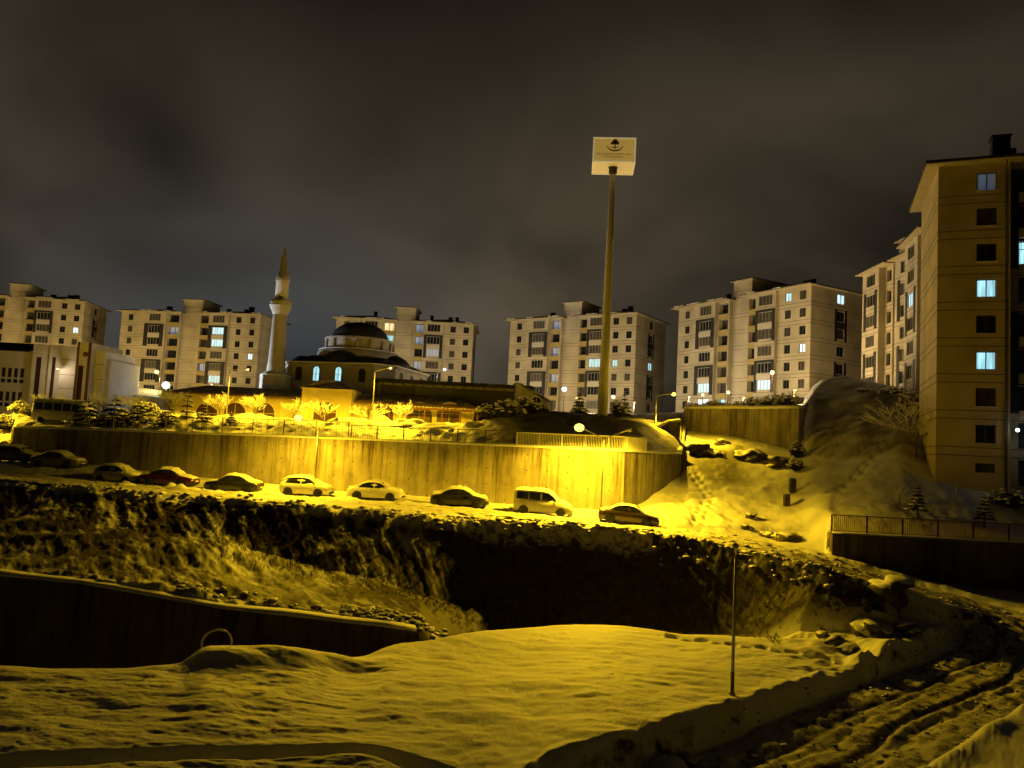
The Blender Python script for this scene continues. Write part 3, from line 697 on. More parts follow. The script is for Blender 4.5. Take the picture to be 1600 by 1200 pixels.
def apartment(px0, Y0, px1, Y1, ztop, floors, label, lit, seed, extra=0, L=None, mirror=False, zbase_extra=3.0, side_lit=(), cap_h=3.4, dark_side='right'):
    """slab block: two wings either side of a blank stair tower.  Front corners at (px0, Y0) and (px1, Y1)"""
    rs = random.Random(seed)
    a = pz(px0, Y0, ztop-8); b = pz(px1, Y1, ztop-8)
    dx, dy = b.x-a.x, b.y-a.y; LL = math.hypot(dx, dy); rz = math.atan2(dy, dx)
    zb = ztop-floors*FH-.3
    root = empty('apartment_block', (a.x, a.y, zb), rz, label, 'apartment building')
    k = LL/32.5; D = 15.0; Z1 = floors*FH; ZB = -zbase_extra
    X = [v*k for v in (0, 5.2, 11.0, 14.0, 18.5, 21.0, 25.5, 32.5)]
    fronts = [.8, 0, .7, 1.6, .7, 0, .5]
    mb = MB(); wins = []; lines = [i*FH+o for i in range(1, floors) for o in (-.28, .34)]
    smallw, smallh, bayw, bayh = 1.25, 1.45, 3.0, 1.75
    def pane_for(key):
        v = lit.get(key)
        if v == 'lit': return rs.choice(('lit', 'litb', 'litc'))
        if v: return v
        return 'curtain' if rs.random() < .35 else 'glass'
    pan = MB(); par = MB(); hang = []
    def isp(fl): return fl in (1, 2, 4, 5) if floors >= 7 else fl in (0, 1, 3, 4)
    for i in range(7):
        f = fmap('front', fronts[i]); ops = []
        xa, xb = X[i], X[i+1]
        for fl in range(floors):
            z0 = fl*FH+.85
            if i == 0:
                ops.append((xa+1.9, xa+1.9+smallw, z0, z0+smallh, 'L', fl, 2, 'darkframe'))
            elif i in (1, 5):
                xm = (xa+xb)/2+(.35 if i == 1 else 0)
                ops.append((xm-bayw/2, xm+bayw/2, z0-.1, z0-.1+bayh, 'B' if i == 1 else 'b', fl, 4, 'whiteframe'))
            elif i in (2, 4):
                ops.append((xa+.3, xb-.3, z0-.25, z0+1.65, 'C' if i == 2 else 'c', fl, 2, 'darkframe'))
            elif i == 6:
                for q, ux in enumerate((1.6, 4.7)):
                    ops.append((xa+ux*k, xa+ux*k+smallw, z0, z0+smallh, 'R%d' % q, fl, 2, 'darkframe'))
        zt = Z1+(cap_h if i == 3 else 0)
        dp = 1.1 if i in (2, 4) else .22
        panel(mb, f, xa, xb, ZB, zt, ops, depth=dp, mi=0)
        grooves(mb, f, xa, xb, lines+([Z1+.4, Z1+1.6] if i == 3 else []), skip=[o[:4] for o in ops] if i not in (1, 5) else [(xa, xb, 0, Z1)] if False else [o[:4] for o in ops])
        for o in ops:
            wins.append(('front', fronts[i], o, dp))
        if i in (1, 5):   # dark cladding round pairs of bay windows, light apron between the two
            for lo in ([1, 4] if floors >= 7 else [0, 3]):
                xm = (xa+xb)/2+(.35 if i == 1 else 0); z0 = lo*FH+.35; z1 = (lo+1)*FH+2.95
                w0, w1 = xm-bayw/2-1.0*k, xm+bayw/2+.9*k
                w0 = max(w0, xa+.05); w1 = min(w1, xb-.05)
                fbox(pan, f, w0, xm-bayw/2-.02, z0, z1, -.05, .02); fbox(pan, f, xm+bayw/2+.02, w1, z0, z1, -.05, .02)
                fbox(pan, f, xm-bayw/2-.02, xm+bayw/2+.02, (lo+1)*FH-.02+1.9+.75-.13, z1, -.05, .02)
                hang.append((xm, (lo+1)*FH-.42, fronts[i]))
                if i == 1 and xa+.3 < w0: pass
        if i in (2, 4):
            for fl in range(floors):
                par = MB(); fbox(par, f, xa+.25, xb-.25, fl*FH-.45, fl*FH+.58, -.07, .02); par.build('balcony_parapet', M['parapet'], root)
        # returns between planes
        if i:
            d0, d1 = fronts[i-1], fronts[i]; x = X[i]
            if d0 != d1:
                y0, y1 = sorted((d0, d1)); mb.quad((x, y0, ZB), (x, y1, ZB), (x, y1, Z1), (x, y0, Z1), 0)
    # side walls
    for side, c in (('right', X[-1]), ('left', 0)):
        f = fmap(side, c); ops = []
        u0, u1 = (fronts[6], D) if side == 'right' else (-D, -fronts[0])
        um = (u0+u1)/2
        for fl in range(floors):
            z0 = fl*FH+.75; ops.append((um-.9, um+.9, z0, z0+1.6, 'S' if side == 'right' else 's', fl, 2, 'darkframe'))
        panel(mb, f, u0, u1, ZB, Z1, ops, depth=.2); grooves(mb, f, u0, u1, lines, skip=[o[:4] for o in ops])
        for o in ops: wins.append((side, c, o, .2))
        for lo in ([1, 4] if floors >= 7 else [0, 3]):
            fbox(pan, f, um-1.5, um-.92, lo*FH+.3, (lo+1)*FH+2.7, -.05, .02); fbox(pan, f, um+.92, um+1.5, lo*FH+.3, (lo+1)*FH+2.7, -.05, .02)
            fbox(pan, f, um-.9, um+.9, (lo+1)*FH-.5, (lo+1)*FH+.6, -.05, .02)
    f = fmap('back', D); mb.quad((0, D, ZB), (0, D, Z1), (X[-1], D, Z1), (X[-1], D, ZB), 0)
    # tower walls above the roof
    tx0, tx1, ty0, ty1 = X[3], X[4], fronts[3], 9.5
    for q in (((tx1, ty0), (tx1, ty1)), ((tx1, ty1), (tx0, ty1)), ((tx0, ty1), (tx0, ty0))):
        (x0, y0), (x1, y1) = q; mb.quad((x0, y0, Z1-2), (x1, y1, Z1-2), (x1, y1, Z1+cap_h), (x0, y0, Z1+cap_h), 0)
    # deep balcony recess backs
    mb.build('wall', [M['cream'], M['groove']], root)
    build_each(pan, 'grey_cladding', M['panel'], root)
    ap = MB().box(-bayw/2-.02, bayw/2+.02, -.14, -.015, 0, 1.0).mesh('bay_apron', M['white'])
    for xm, z, fy in hang: inst('bay_apron', ap, root, (xm, fy, z))
    for side, c, o, dp in wins:
        key = (o[4], o[5])
        w = window(root, side, c, o[0], o[1], o[2], o[3], o[6], o[7], pane_for(key), depth=dp-.06)
        if key in lit: w['label'] = 'window glowing pale blue' if lit[key] in ('lit', 'litdim') else 'lit window glowing warm'
    rf = MB()
    hip_roof(rf, 0, X[3]-.2, fronts[1], D, Z1, .75, 1.7); hip_roof(rf, X[4]+.2, X[7], fronts[5], D, Z1, .75, 1.7)
    rf.box(X[3], X[4], ty1, D, Z1-.1, Z1+.3, 0)
    ro = rf.build('roof', [M['roof'], M['soffit'], M['roofsnow']], root)
    tr = MB(); hip_roof(tr, tx0, tx1, ty0, ty1, Z1+cap_h, .45, .5); tr.build('tower_roof', [M['roof'], M['soffit'], M['roofsnow']], root)
    for i in range(9):      # snow hanging over the eaves
        u = rs.choice((rs.uniform(.3, X[3]-.8), rs.uniform(X[4]+.8, X[7]-.3))); sp_ = MB(); n_ = rs.randint(3, 6)
        for q in range(n_): sp_.ball((u+q*.33, -.72+rs.uniform(0, .2)+(fronts[1] if u < X[3] else fronts[5]), Z1+.26), (.32, .34, rs.uniform(.10, .22)), 7, 4, jit=.2, rs=rs, flat=.4)
        sp_.build('eaves_snow', M['cap'], ro)
    for cx, cy in ((X[2]*.75, 6), (X[5]+.8, 7.6), (X[6]+1.0, 6.5), (X[6]+2.6, 6.0)):
        c = MB(); chimney_stack(c, 0, 0, 0, rs); c.build('chimney', M['roof'], ro, (cx, cy, Z1+1.1))
    return root
Lw = 'lit'; Ww = 'litwarm'; Dm = 'litdim'
# lit windows as seen in the photograph: (column, floor)
ap1 = apartment(-92, 184, 127, 188.5, 29.6, 7, 'leftmost apartment block, rising behind the white institutional building', {('R1', 4): Lw, ('R0', 4): 'glass'}, 1)
ap2 = apartment(183, 187, 402, 181.5, 27.6, 7, 'apartment block left of the minaret, washed blue by an added spot', {('b', 5): Lw, ('b', 4): Lw, ('b', 1): Lw, ('R1', 3): Lw, ('L', 2): Ww, ('L', 1): Ww, ('C', 5): Dm, ('c', 2): Dm}, 2)
ap3 = apartment(521, 178, 737, 178, 27.4, 7, 'apartment block rising behind the mosque dome', {('c', 6): Dm, ('c', 5): Dm, ('c', 3): Dm, ('C', 6): Ww, ('C', 5): Lw, ('b', 4): Dm}, 3)
ap4 = apartment(792, 172, 991, 154, 27.8, 7, 'apartment block seen behind the pole of the tall roadside sign', {('b', 3): Lw, ('R0', 3): Lw, ('S', 3): Lw, ('C', 6): Dm, ('C', 4): Dm, ('C', 2): Dm}, 4)
ap5 = apartment(1054, 149, 1263, 121.5, 28.1, 7, 'big warm-lit apartment block on the right with a black tower roof', {('B', 1): Lw, ('B', 0): Lw, ('C', 0): Lw, ('b', 1): Lw, ('R1', 3): Lw, ('R0', 6): Lw, ('S', 6): Lw, ('b', 5): 'curtain'}, 5)
def slim_block(p0, p1, ztop, floors, zb_extra, label, lit, seed, group=None):
    """end-on block: only its stepped left-hand facade is seen"""
    rs = random.Random(seed); a, b = Vector(p0), Vector(p1); d = b-a; LL = d.length; rz = math.atan2(d.y, d.x)
    zb = ztop-floors*FH-.3; root = empty('apartment_block', (a.x, a.y, zb), rz, label, 'apartment building')
    Z1 = floors*FH; ZB = -zb_extra; lines = [i*FH+o for i in range(1, floors) for o in (-.28, .34)]
    X = [0, LL*.36, LL*.52, LL*.66, LL]; fr = [0, .9, 1.6, .2]; mb = MB(); wins = []; pan = MB()
    for i in range(4):
        f = fmap('front', fr[i]); ops = []; xa, xb = X[i], X[i+1]
        for fl in range(floors):
            z0 = fl*FH+.8; w = {0: (xb-xa)*.52, 1: (xb-xa)*.55, 2: 0, 3: (xb-xa)*.4}[i]
            if w: xm = (xa+xb)/2; ops.append((xm-w/2, xm+w/2, z0, z0+1.65, 'AB_C'[i], fl, 3 if i in (0, 3) else 2, 'whiteframe' if i in (0, 3) else 'darkframe'))
        panel(mb, f, xa, xb, ZB, Z1+(3.0 if i == 2 else 0), ops, depth=.5 if i == 1 else .22); grooves(mb, f, xa, xb, lines, skip=[o[:4] for o in ops])
        for o in ops: wins.append((fr[i], o, .5 if i == 1 else .22))
        if i: mb.quad((xa, fr[i-1], ZB), (xa, fr[i], ZB), (xa, fr[i], Z1), (xa, fr[i-1], Z1))
        if i in (0, 3):
            xm = (xa+xb)/2; w = ops[0][1]-ops[0][0]
            for lo in (1, 4):
                z0, z1 = lo*FH+.3, (lo+1)*FH+2.9
                fbox(pan, f, xm-w/2-.7, xm-w/2-.02, z0, z1, -.05, .02); fbox(pan, f, xm+w/2+.02, xm+w/2+.7, z0, z1, -.05, .02)
    D = 16
    mb.quad((LL, fr[3], ZB), (LL, D, ZB), (LL, D, Z1), (LL, fr[3], Z1)); mb.quad((0, D, ZB), (0, fr[0], ZB), (0, fr[0], Z1), (0, D, Z1))
    mb.quad((0, D, ZB), (0, D, Z1), (LL, D, Z1), (LL, D, ZB))
    for q in (((X[3], fr[2]), (X[3], 8)), ((X[3], 8), (X[2], 8)), ((X[2], 8), (X[2], fr[2]))):
        (x0, y0), (x1, y1) = q; mb.quad((x0, y0, Z1-2), (x1, y1, Z1-2), (x1, y1, Z1+3), (x0, y0, Z1+3))
    mb.build('wall', [M['cream'], M['groove']], root); build_each(pan, 'grey_cladding', M['panel'], root)
    for fy, o, dp in wins:
        key = (o[4], o[5]); w = window(root, 'front', fy, o[0], o[1], o[2], o[3], o[6], o[7], lit.get(key) or ('curtain' if rs.random() < .4 else 'glass'), depth=dp-.06)
        if key in lit: w['label'] = 'window glowing pale blue'
    rf = MB(); hip_roof(rf, 0, X[2]-.1, 0, D, Z1, .8, 1.5); hip_roof(rf, X[3]+.1, LL, fr[3], D, Z1, .8, 1.5)
    rf.build('roof', [M['roof'], M['soffit'], M['roofsnow']], root)
    tr = MB(); hip_roof(tr, X[2], X[3], fr[2], 8, Z1+3.0, .45, .4); tr.build('tower_roof', [M['roof'], M['soffit'], M['roofsnow']], root)
    return root
q0, q1 = pz(1347, 110, 20), pz(1424, 96, 20)
ap6 = slim_block((q0.x, q0.y), (q1.x, q1.y), 27.2, 7, 4, 'narrow end-on apartment block between the big warm-lit block and the tallest tower group', {}, 6)
q0, q1 = pz(1413, 93.5, 20), pz(1475, 78.5, 20)
ap7 = slim_block((q0.x, q0.y), (q1.x, q1.y), 27.0, 8, 4, 'narrow block directly behind the near tower, its foot glaring yellow under a street lamp', {('A', 5): Lw}, 7)

def near_tower():
    """nearest block on the right: blank corner pier with one window column, recessed balconies beside it"""
    a = pz(1464, 61.5, 12); ang = math.atan2(-4.3, 10.6)
    zt = 24.6; fl_n = 9; h = 2.9; zb = zt-fl_n*h-.2
    root = empty('apartment_block', (a.x, a.y, zb), ang, 'tall near apartment tower cut off by the right edge of the photo', 'apartment building')
    Z1 = fl_n*h; ZB = -1.6; rs = random.Random(3)
    W1 = 5.05; W2 = 17.0; D = 11.4; rec = .9
    mb = MB(); wins = []; lines = [i*h+o for i in range(1, fl_n) for o in (-.30, .36)]
    f = fmap('front', 0); ops = []
    for fl in range(fl_n):
        z0 = fl*h+.72
        if fl == 0: ops.append((2.75, 4.1, 1.35, 2.05, 'A', 0, 1, 'darkframe'))
        else: ops.append((2.75, 4.15, z0, z0+1.45, 'A', fl, 2, 'darkframe'))
    panel(mb, f, 0, W1, ZB, Z1, ops, depth=.25); grooves(mb, f, 0, W1, lines, skip=[o[:4] for o in ops])
    for o in ops: wins.append(('front', 0, o, .25))
    mb.quad((W1, 0, ZB), (W1, rec, ZB), (W1, rec, Z1), (W1, 0, Z1))
    mb.box(W1-.14, W1+.02, -.05, .0-.003, ZB, Z1, 0)
    f = fmap('front', rec); ops = []
    for fl in range(fl_n):
        z0 = fl*h+.45
        ops.append((W1+.75, W1+3.3, z0, z0+2.0, 'B', fl, 3, 'darkframe')); ops.append((W1+5.2, W1+7.6, z0+.2, z0+1.9, 'C', fl, 3, 'darkframe')); ops.append((W1+9.2, W1+10.6, z0+.3, z0+1.75, 'D', fl, 2, 'darkframe'))
    panel(mb, f, W1, W2, ZB, Z1, ops, depth=.3); grooves(mb, f, W1, W2, lines, skip=[o[:4] for o in ops])
    for o in ops: wins.append(('front', rec, o, .3))
    f = fmap('left', 0); panel(mb, f, -D, 0, ZB, Z1, []); grooves(mb, f, -D, 0, lines)
    mb.quad((W2, rec, ZB), (W2, D, ZB), (W2, D, Z1), (W2, rec, Z1)); mb.quad((0, D, ZB), (0, D, Z1), (W2, D, Z1), (W2, D, ZB))
    mb.build('wall', [M['tower'], M['groove']], root)
    pan = MB(); f = fmap('front', rec)
    for lo in (1, 3, 6):   # dark cladding fields over two floors
        n = 2 if lo != 6 else 3
        z0, z1 = lo*h+.3 if lo != 1 else 4*h+.3, 0
    for z0, z1 in ((6*h+.25, 9*h-.35), (2*h+.3, 5*h-.35)):
        fbox(pan, f, W1+.03, W1+.73, z0, z1, -.06, .02); fbox(pan, f, W1+3.32, W1+4.0, z0, z1, -.06, .02)
        for q in range(3):
            zz_ = z0+q*h-.25+.2
            if zz_+2.27 < z1: fbox(pan, f, W1+.75, W1+3.3, zz_+2.27, min(z1, zz_+2.87), -.06, .02)
    build_each(pan, 'grey_cladding', M['panel'], root)
    sill = MB().box(0, 2.6, -.5, -.02, 0, .75)
    sm = sill.mesh('balcony_parapet', M['tower'])
    for fl in (2, 3, 4, 6, 7, 8): inst('balcony_parapet', sm, root, (W1+.73, rec, fl*h-.25))
    plinth = MB(); plinth.box(-.06, W2+.06, -.08, D+.06, ZB, -.15); plinth.build('plinth', M['conc_plain'], root)
    lit = {('A', 5): 'lit', ('A', 3): 'lit', ('B', 6): 'lit', ('A', 8): 'reflglow'}
    for side, c, o, dp in wins:
        key = (o[4], o[5]); w = window(root, side, c, o[0], o[1], o[2], o[3], o[6], o[7], lit.get(key) or ('curtain' if rs.random() < .4 else 'glass'), depth=dp-.07, transom=o[4] in 'BC')
        if key in lit: w['label'] = 'window glowing pale blue'
    rf = MB(); hip_roof(rf, 0, W2, 0, D, Z1, .95, 1.9, th=.30); ro = rf.build('roof', [M['roof'], M['soffit'], M['roofsnow']], root)
    c = MB(); c.box(-.65, .65, -.6, .6, 0, 2.6); c.box(-.75, .75, -.7, .7, 2.6, 2.75); c.box(.7, 1.1, -.4, .4, 0, 1.6); c.build('chimney', M['brownstack'], ro, (5.0, 3.6, Z1+.7))
    dp = MB(); dp.tube([(W1-.35, -.75, Z1-.05), (W1-.33, -.5, Z1-.45), (W1-.3, -.09, Z1-.9), (W1-.3, -.09, ZB+.3)], .055, 8); dp.build('downpipe', M['darkframe'], root)
    sl = MB().box(-.08, 1.48, -.09, .02, -.07, 0).mesh('window_sill', M['white'])
    for fl in range(1, fl_n): inst('window_sill', sl, root, (2.75, -.0, fl*h+.72))
    return root
M['tower'] = simple('ochre_grey_render', (0.50, 0.42, 0.25), .88, var=.2, scale=.3)
M['conc_plain'] = simple('plinth_concrete', (0.10, 0.09, 0.08), .9)
M['brownstack'] = simple('dark_stack', (0.07, 0.05, 0.045), .9)
M['reflglow'] = emit('window_reflecting_glow', (0.25, 0.4, 0.6), .14, stripes=True)  # reflected glow put into the pane as faint emission
ap8 = near_tower()

# ------------------------------------------------------------------ institution on the left
def institution():
    """white stepped school-like building: arched windows on the left wing, blind bays and brown strips to the right"""
    zt = [None]; Y = 118.0
    seg = [(-40, 53, 114.5, 546, 0), (53, 79, 113.5, 538, 1), (79, 97, 113, 539, 2), (97, 122, 112, 541, 3), (122, 144, 111, 535, 4), (144, 165, 112.5, 548, 5), (165, 173.5, 113.5, 563, 6)]
    root = empty('institution_building', (0, 0, 0), 0, 'low white institutional building with a dark roof and brown vertical strips, at the left edge', 'building')
    zb = -1.5; mb = MB(); wins = []; strips = []; grv = []
    corners = []
    for px0, px1, Y_, py, k in seg:
        top = at((px0+px1)/2, py, Y_).z; a = pz(px0, Y_, top); b = pz(px1, Y_+(0 if k else 0), top)
        x0, x1 = a.x, b.x; f = fmap('front', Y_); ops = []
        if k == 0:
            for fl, zc in ((0, top-7.6), (1, top-4.05)):
                x = x1-1.2
                while x > x0+1:
                    if fl == 0 or True: ops.append((x-.55, x+.05, zc-.05, zc+1.35)); ops.append((x-.6, x+.1, zc-.85, zc-.3)) if (int(x*3) % 3) else None
                    x -= .92
                    if x < x1-9: x -= .6
        elif k == 1: ops.append((x0+.55, x0+1.35, zb+1, top-1.9))
        elif k == 2: ops.append((x0+.45, x0+1.0, zb+1, top-1.8))
        elif k == 4: ops.append((x0+.35, x0+1.15, zb+.6, top-3.4))
        elif k == 6: ops.append((x0+.05, x0+.35, zb+1, top-1.9))
        ops = [o for o in ops if o]
        panel(mb, f, x0, x1, zb, top, ops, depth=.25)
        for o in ops: wins.append((Y_, o, k))
        if k in (3, 5): grooves(mb, f, x0+.05, x1-.05, [top-2.0, top-4.2, top-6.2])
        if k == 4:
            strips.append((x0+.0, x0+.32, Y_, top)); strips.append((x1-.42, x1, Y_, top)); med = (x0+1.25, top-1.75, Y_)
        mb.quad((x0, Y_, top), (x1, Y_, top), (x1, Y_+9, top), (x0, Y_+9, top), 0)
        mb.quad((x0, Y_, zb), (x0, Y_, top), (x0, Y_+9, top), (x0, Y_+9, zb)); mb.quad((x1, Y_, top), (x1, Y_, zb), (x1, Y_+9, zb), (x1, Y_+9, top))
    mb.build('wall', [M['white'], M['groove']], root)
    for Y_, o, k in wins:
        w, h = o[1]-o[0], o[3]-o[2]
        if k == 0 and h > 1:
            # arched head: dark leaf with rounded top corners cut by the white wall
            window(root, 'front', Y_, o[0], o[1], o[2], o[3], 2, 'darkframe', 'glass', .14)
        else: window(root, 'front', Y_, o[0], o[1], o[2], o[3], 1, 'darkframe', 'browngl' if k else 'glass', .14, transom=False)
    sp = MB()
    for x0, x1, Y_, top in strips: sp.box(x0, x1, Y_-.06, Y_-.004, zb, top+.05)
    sp.build('brown_strip', M['brown'], root)
    md = MB(); md.v = []; md.lathe([(0.0, 0), (.38, 0), (.38, .06), (.30, .08), (.0, .08)], (0, 0, 0), 20, cap=False)
    m = md.build('medallion', M['brown'], root, (med[0], med[2]-.02, med[1])); m.rotation_euler = (R(90), 0, 0)
    # dark pitched roof over the left wing
    a = pz(-40, 114.5, 12); b = pz(50, 114.5, 12); zt_ = at(25, 549, 114.5).z; zr = at(25, 538, 116).z
    rf = MB(); rf.prism([(a.x-1, zt_), (b.x, zt_), (b.x, zt_+.1), (a.x-1, zt_+.1)], 113.9, 126)
    rf.add([(a.x-1, 113.9, zt_+.12), (b.x, 113.9, zt_+.12), (b.x, 120, zr+.6), (a.x-1, 120, zr+.6), (b.x, 126, zt_+.12), (a.x-1, 126, zt_+.12)], [(0, 1, 2, 3), (3, 2, 4, 5), (1, 4, 2)], 0)
    rf.build('roof', M['roof'], root)
    return root
M['browngl'] = simple('brown_glazing', (0.06, 0.03, 0.02), .3, spec=.5)
inst_b = institution()

# ------------------------------------------------------------------ mosque, minaret and the arcade in front
def arch_poly(w, h, n=10, pointed=.0):
    r = w/2; pts = [(-r, 0), (r, 0), (r, h-r)]
    for i in range(1, n): t = math.pi*i/n; pts.append((r*math.cos(t), h-r+r*math.sin(t)*(1+pointed)))
    pts.append((-r, h-r)); return pts
def arch_ring(mb, w, h, t, y0, y1, mi=0):
    """arched surround of thickness t"""
    o = arch_poly(w+2*t, h+t, 12); i_ = arch_poly(w, h, 12); n = len(o)
    vs = [(x, y, z) for y in (y0, y1) for x, z in o]+[(x, y, z) for y in (y0, y1) for x, z in i_]
    fs = []
    for k in range(1, n):
        j = (k+1) % n
        fs += [(k, j, 2*n+j, 2*n+k), (n+j, n+k, 3*n+k, 3*n+j), (k, k+n, j+n, j), (2*n+k, 2*n+j, 3*n+j, 3*n+k)]
    mb.add(vs, fs, mi)
def arched_window(root, x, y, z, w, h, pane, frame='darkframe', ang=0, label=None, deep=.12, surround=.10):
    mb = MB(); arch_ring(mb, w, h, surround, -.10, .03)
    mb.box(-.03, .03, -.06, .0, .02, h-.1); mb.box(-w/2, w/2, -.06, 0, h*.45, h*.45+.05)
    o = mb.build('arched_window', M[frame], root, (x, y, z)); o.rotation_euler = (0, 0, ang)
    p = MB(); p.prism(arch_poly(w, h), -.03, .02); p.build('pane', M[pane], o)
    if label: o['label'] = label
    return o
def mosque():
    Yc = 128.0; c = pz(560, Yc, 12)
    root = empty('mosque', (c.x, c.y, 2.5), R(-14), 'domed stone mosque with dark lead domes and two lit arched windows', 'mosque')
    zo = 2.5
    def zz(py): return at(560, py, Yc).z-zo
    body = MB(); z1 = at(500, 566, 118).z-zo; hw = 9.6
    # chamfered square body
    ch = 2.6; oct_ = [(-hw+ch, -hw), (hw-ch, -hw), (hw, -hw+ch), (hw, hw-ch), (hw-ch, hw), (-hw+ch, hw), (-hw, hw-ch), (-hw, -hw+ch)]
    n = 8
    def ring(s, z): return [(x*s, y*s, z) for x, y in oct_]
    def loft(mb, rings, mi=0, cap=True):
        vs = [p for r in rings for p in r]; fs = [(i*n+j, i*n+(j+1) % n, (i+1)*n+(j+1) % n, (i+1)*n+j) for i in range(len(rings)-1) for j in range(n)]
        if cap: fs.append(tuple((len(rings)-1)*n+j for j in range(n)))
        mb.add(vs, fs, mi)
    loft(body, [ring(1, 0), ring(1, z1-.3), ring(1.04, z1-.25), ring(1.04, z1), ring(1.0, z1+.05)])
    for sx in (-1, 1):     # corner buttress piers
        body.box(sx*hw*.72-.35, sx*hw*.72+.35, -hw-.25, -hw-.003, 0, z1-.35)
    body.build('wall', M['mosque'], root)
    sn = MB(); loft(sn, [ring(1.05, z1+.02), ring(1.05, z1+.14), ring(1.0, z1+.2)]); sn.build('snow_cap', M['cap'], root)
    low = MB(); loft(low, [ring(.98, z1+.2), ring(.86, z1+.9), ring(.70, z1+1.5)]); low.build('roof', M['lead'], root)
    za = zz(553); zb = zz(545); zc = zz(532); zd = zz(504)
    r1, r2, r3 = 6.4, 5.5, 4.75
    d1 = MB(); d1.lathe([(r1+.5, z1+.8), (r1+.3, za), (r1, za)], (0, 0, 0), 32); d1.lathe([(r1, za), (r1, za+.18), (r2, za+.3)], n=32); d1.build('drum', M['mosque'], root)
    d2 = MB(); d2.lathe([(r2, za+.3), (r2, zc-.35), (r2+.25, zc-.3), (r2+.25, zc-.1), (r3, zc)], n=32)
    for i in range(16):
        t = 2*math.pi*i/16; x, y = math.cos(t)*(r2+.05), math.sin(t)*(r2+.05); d2.obox((x, y), (math.cos(t), math.sin(t)), .25, .22, za+.3, zc-.4)
    dr = d2.build('upper_drum', M['mosque'], root)
    s2 = MB()
    for rr, zq in ((r1+.1, za+.16), (r2+.1, zc-.12)):
        s2.lathe([(rr+.12, zq), (rr+.1, zq+.12), (rr-.3, zq+.24), (rr-.7, zq+.2)], n=40, cap=False)
    s2.build('snow_ledge', M['cap'], root)
    dm = MB(); k = 12; h = zd-zc; dm.lathe([(r3*math.cos(math.pi/2*i/k), zc+h*math.sin(math.pi/2*i/k)) for i in range(k)]+[(.02, zd)], n=40)
    do = dm.build('dome', M['lead'], root); fi = MB(); fi.lathe([(.12, 0), (.2, .25), (.06, .4), (.13, .6), (.03, .75), (.02, 1.1)], (0, 0, zd-.05), 8); fi.build('finial', M['metal'], do)
    for i in range(4):   # semi domes and corner cupolas
        t = math.pi/2*i-math.pi/2; x, y = math.cos(t)*5.8, math.sin(t)*5.8
        s = MB(); s.lathe([(3.3*math.cos(math.pi/2*j/8), 2.2*math.sin(math.pi/2*j/8)) for j in range(8)]+[(.02, 2.2)], (x, y, z1+.35), 24); s.build('semi_dome', M['lead'], root)
        t += math.pi/4; x, y = math.cos(t)*9.3, math.sin(t)*9.3
        s = MB(); s.lathe([(1.9, -.2), (1.9, .2)]+[(1.8*math.cos(math.pi/2*j/6), .2+1.2*math.sin(math.pi/2*j/6)) for j in range(6)]+[(.02, 1.4)], (x, y, z1), 20); s.build('cupola', M['lead'], root)
    wz = at(526, 596, 119).z-zo
    for x in (-2.4, 1.35): arched_window(root, x, -hw, wz, 1.0, 2.2, 'lit', ang=0, label='lit arched window')
    for x in (-5.4, 5.3): arched_window(root, x, -hw, wz, .9, 2.0, 'glass')
    a = -ch/2; arched_window(root, -hw+ch/2, -hw+ch/2, wz, .9, 2.0, 'glass', ang=R(-45))
    for y in (-4.5, 0, 4.5): arched_window(root, -hw, y, wz, .9, 2.0, 'glass', ang=R(-90)); arched_window(root, hw, y, wz, .9, 2.0, 'glass', ang=R(90))
    return root
mosque()
def minaret():
    Y = 119; b = pz(431, Y, 9); root = empty('minaret', (b.x, b.y, 3.0), R(10), 'slender pale minaret with one balcony and a pointed cone', 'minaret'); zo = 3.0
    def zz(py): return at(436, py, Y).z-zo
    base = MB(); base.lathe([(2.35, 0), (2.35, zz(588)), (1.7, zz(582))], n=8, smooth=False); base.build('base', M['minaret'], root)
    s = MB(); s.lathe([(2.4, zz(588)), (2.35, zz(588)+.15), (1.75, zz(584))], n=8); s.build('snow_ledge', M['cap'], root)
    sh = MB(); sh.lathe([(1.45, zz(583)), (1.32, zz(565)), (1.28, zz(564)), (1.1, zz(493)), (1.05, zz(492))], n=16); sh.build('shaft', M['minaret'], root)
    zb0, zb1 = zz(492), zz(477)
    bk = MB(); pr = []
    for i in range(6): t = i/5; pr += [(1.08+.62*t, zb0+(zb1-zb0)*t*.9), (1.16+.62*t, zb0+(zb1-zb0)*t*.9+.05)]
    bk.lathe(pr+[(1.62, zb1)], n=16); bk.lathe([(1.62, zb1), (1.66, zb1+.72), (1.56, zb1+.72), (1.52, zb1+.05)], n=16, cap=False); bk.build('balcony', M['minaret'], root)
    up = MB(); up.lathe([(1.0, zb1), (.98, zz(441)), (1.1, zz(440)), (1.1, zz(437))], n=16)
    up.build('upper_shaft', M['minaret'], root)
    dr = MB(); dr.box(-.3, .3, -1.07, -.98, zb1+.1, zb1+1.3); dr.build('balcony_door', M['darkframe'], root)
    cn = MB(); cn.lathe([(1.14, zz(437)), (.98, zz(432)), (.16, zz(388)), (.06, zz(385))], n=16); c = cn.build('cone', M['conelead'], root)
    fi = MB(); fi.lathe([(.05, 0), (.16, .15), (.05, .3), (.12, .45), (.03, .6), (.02, 1.2)], (0, 0, zz(386)), 8); fi.build('finial', M['metal'], c)
M['conelead'] = simple('grey_lead', (0.20, 0.19, 0.18), .6)
minaret()

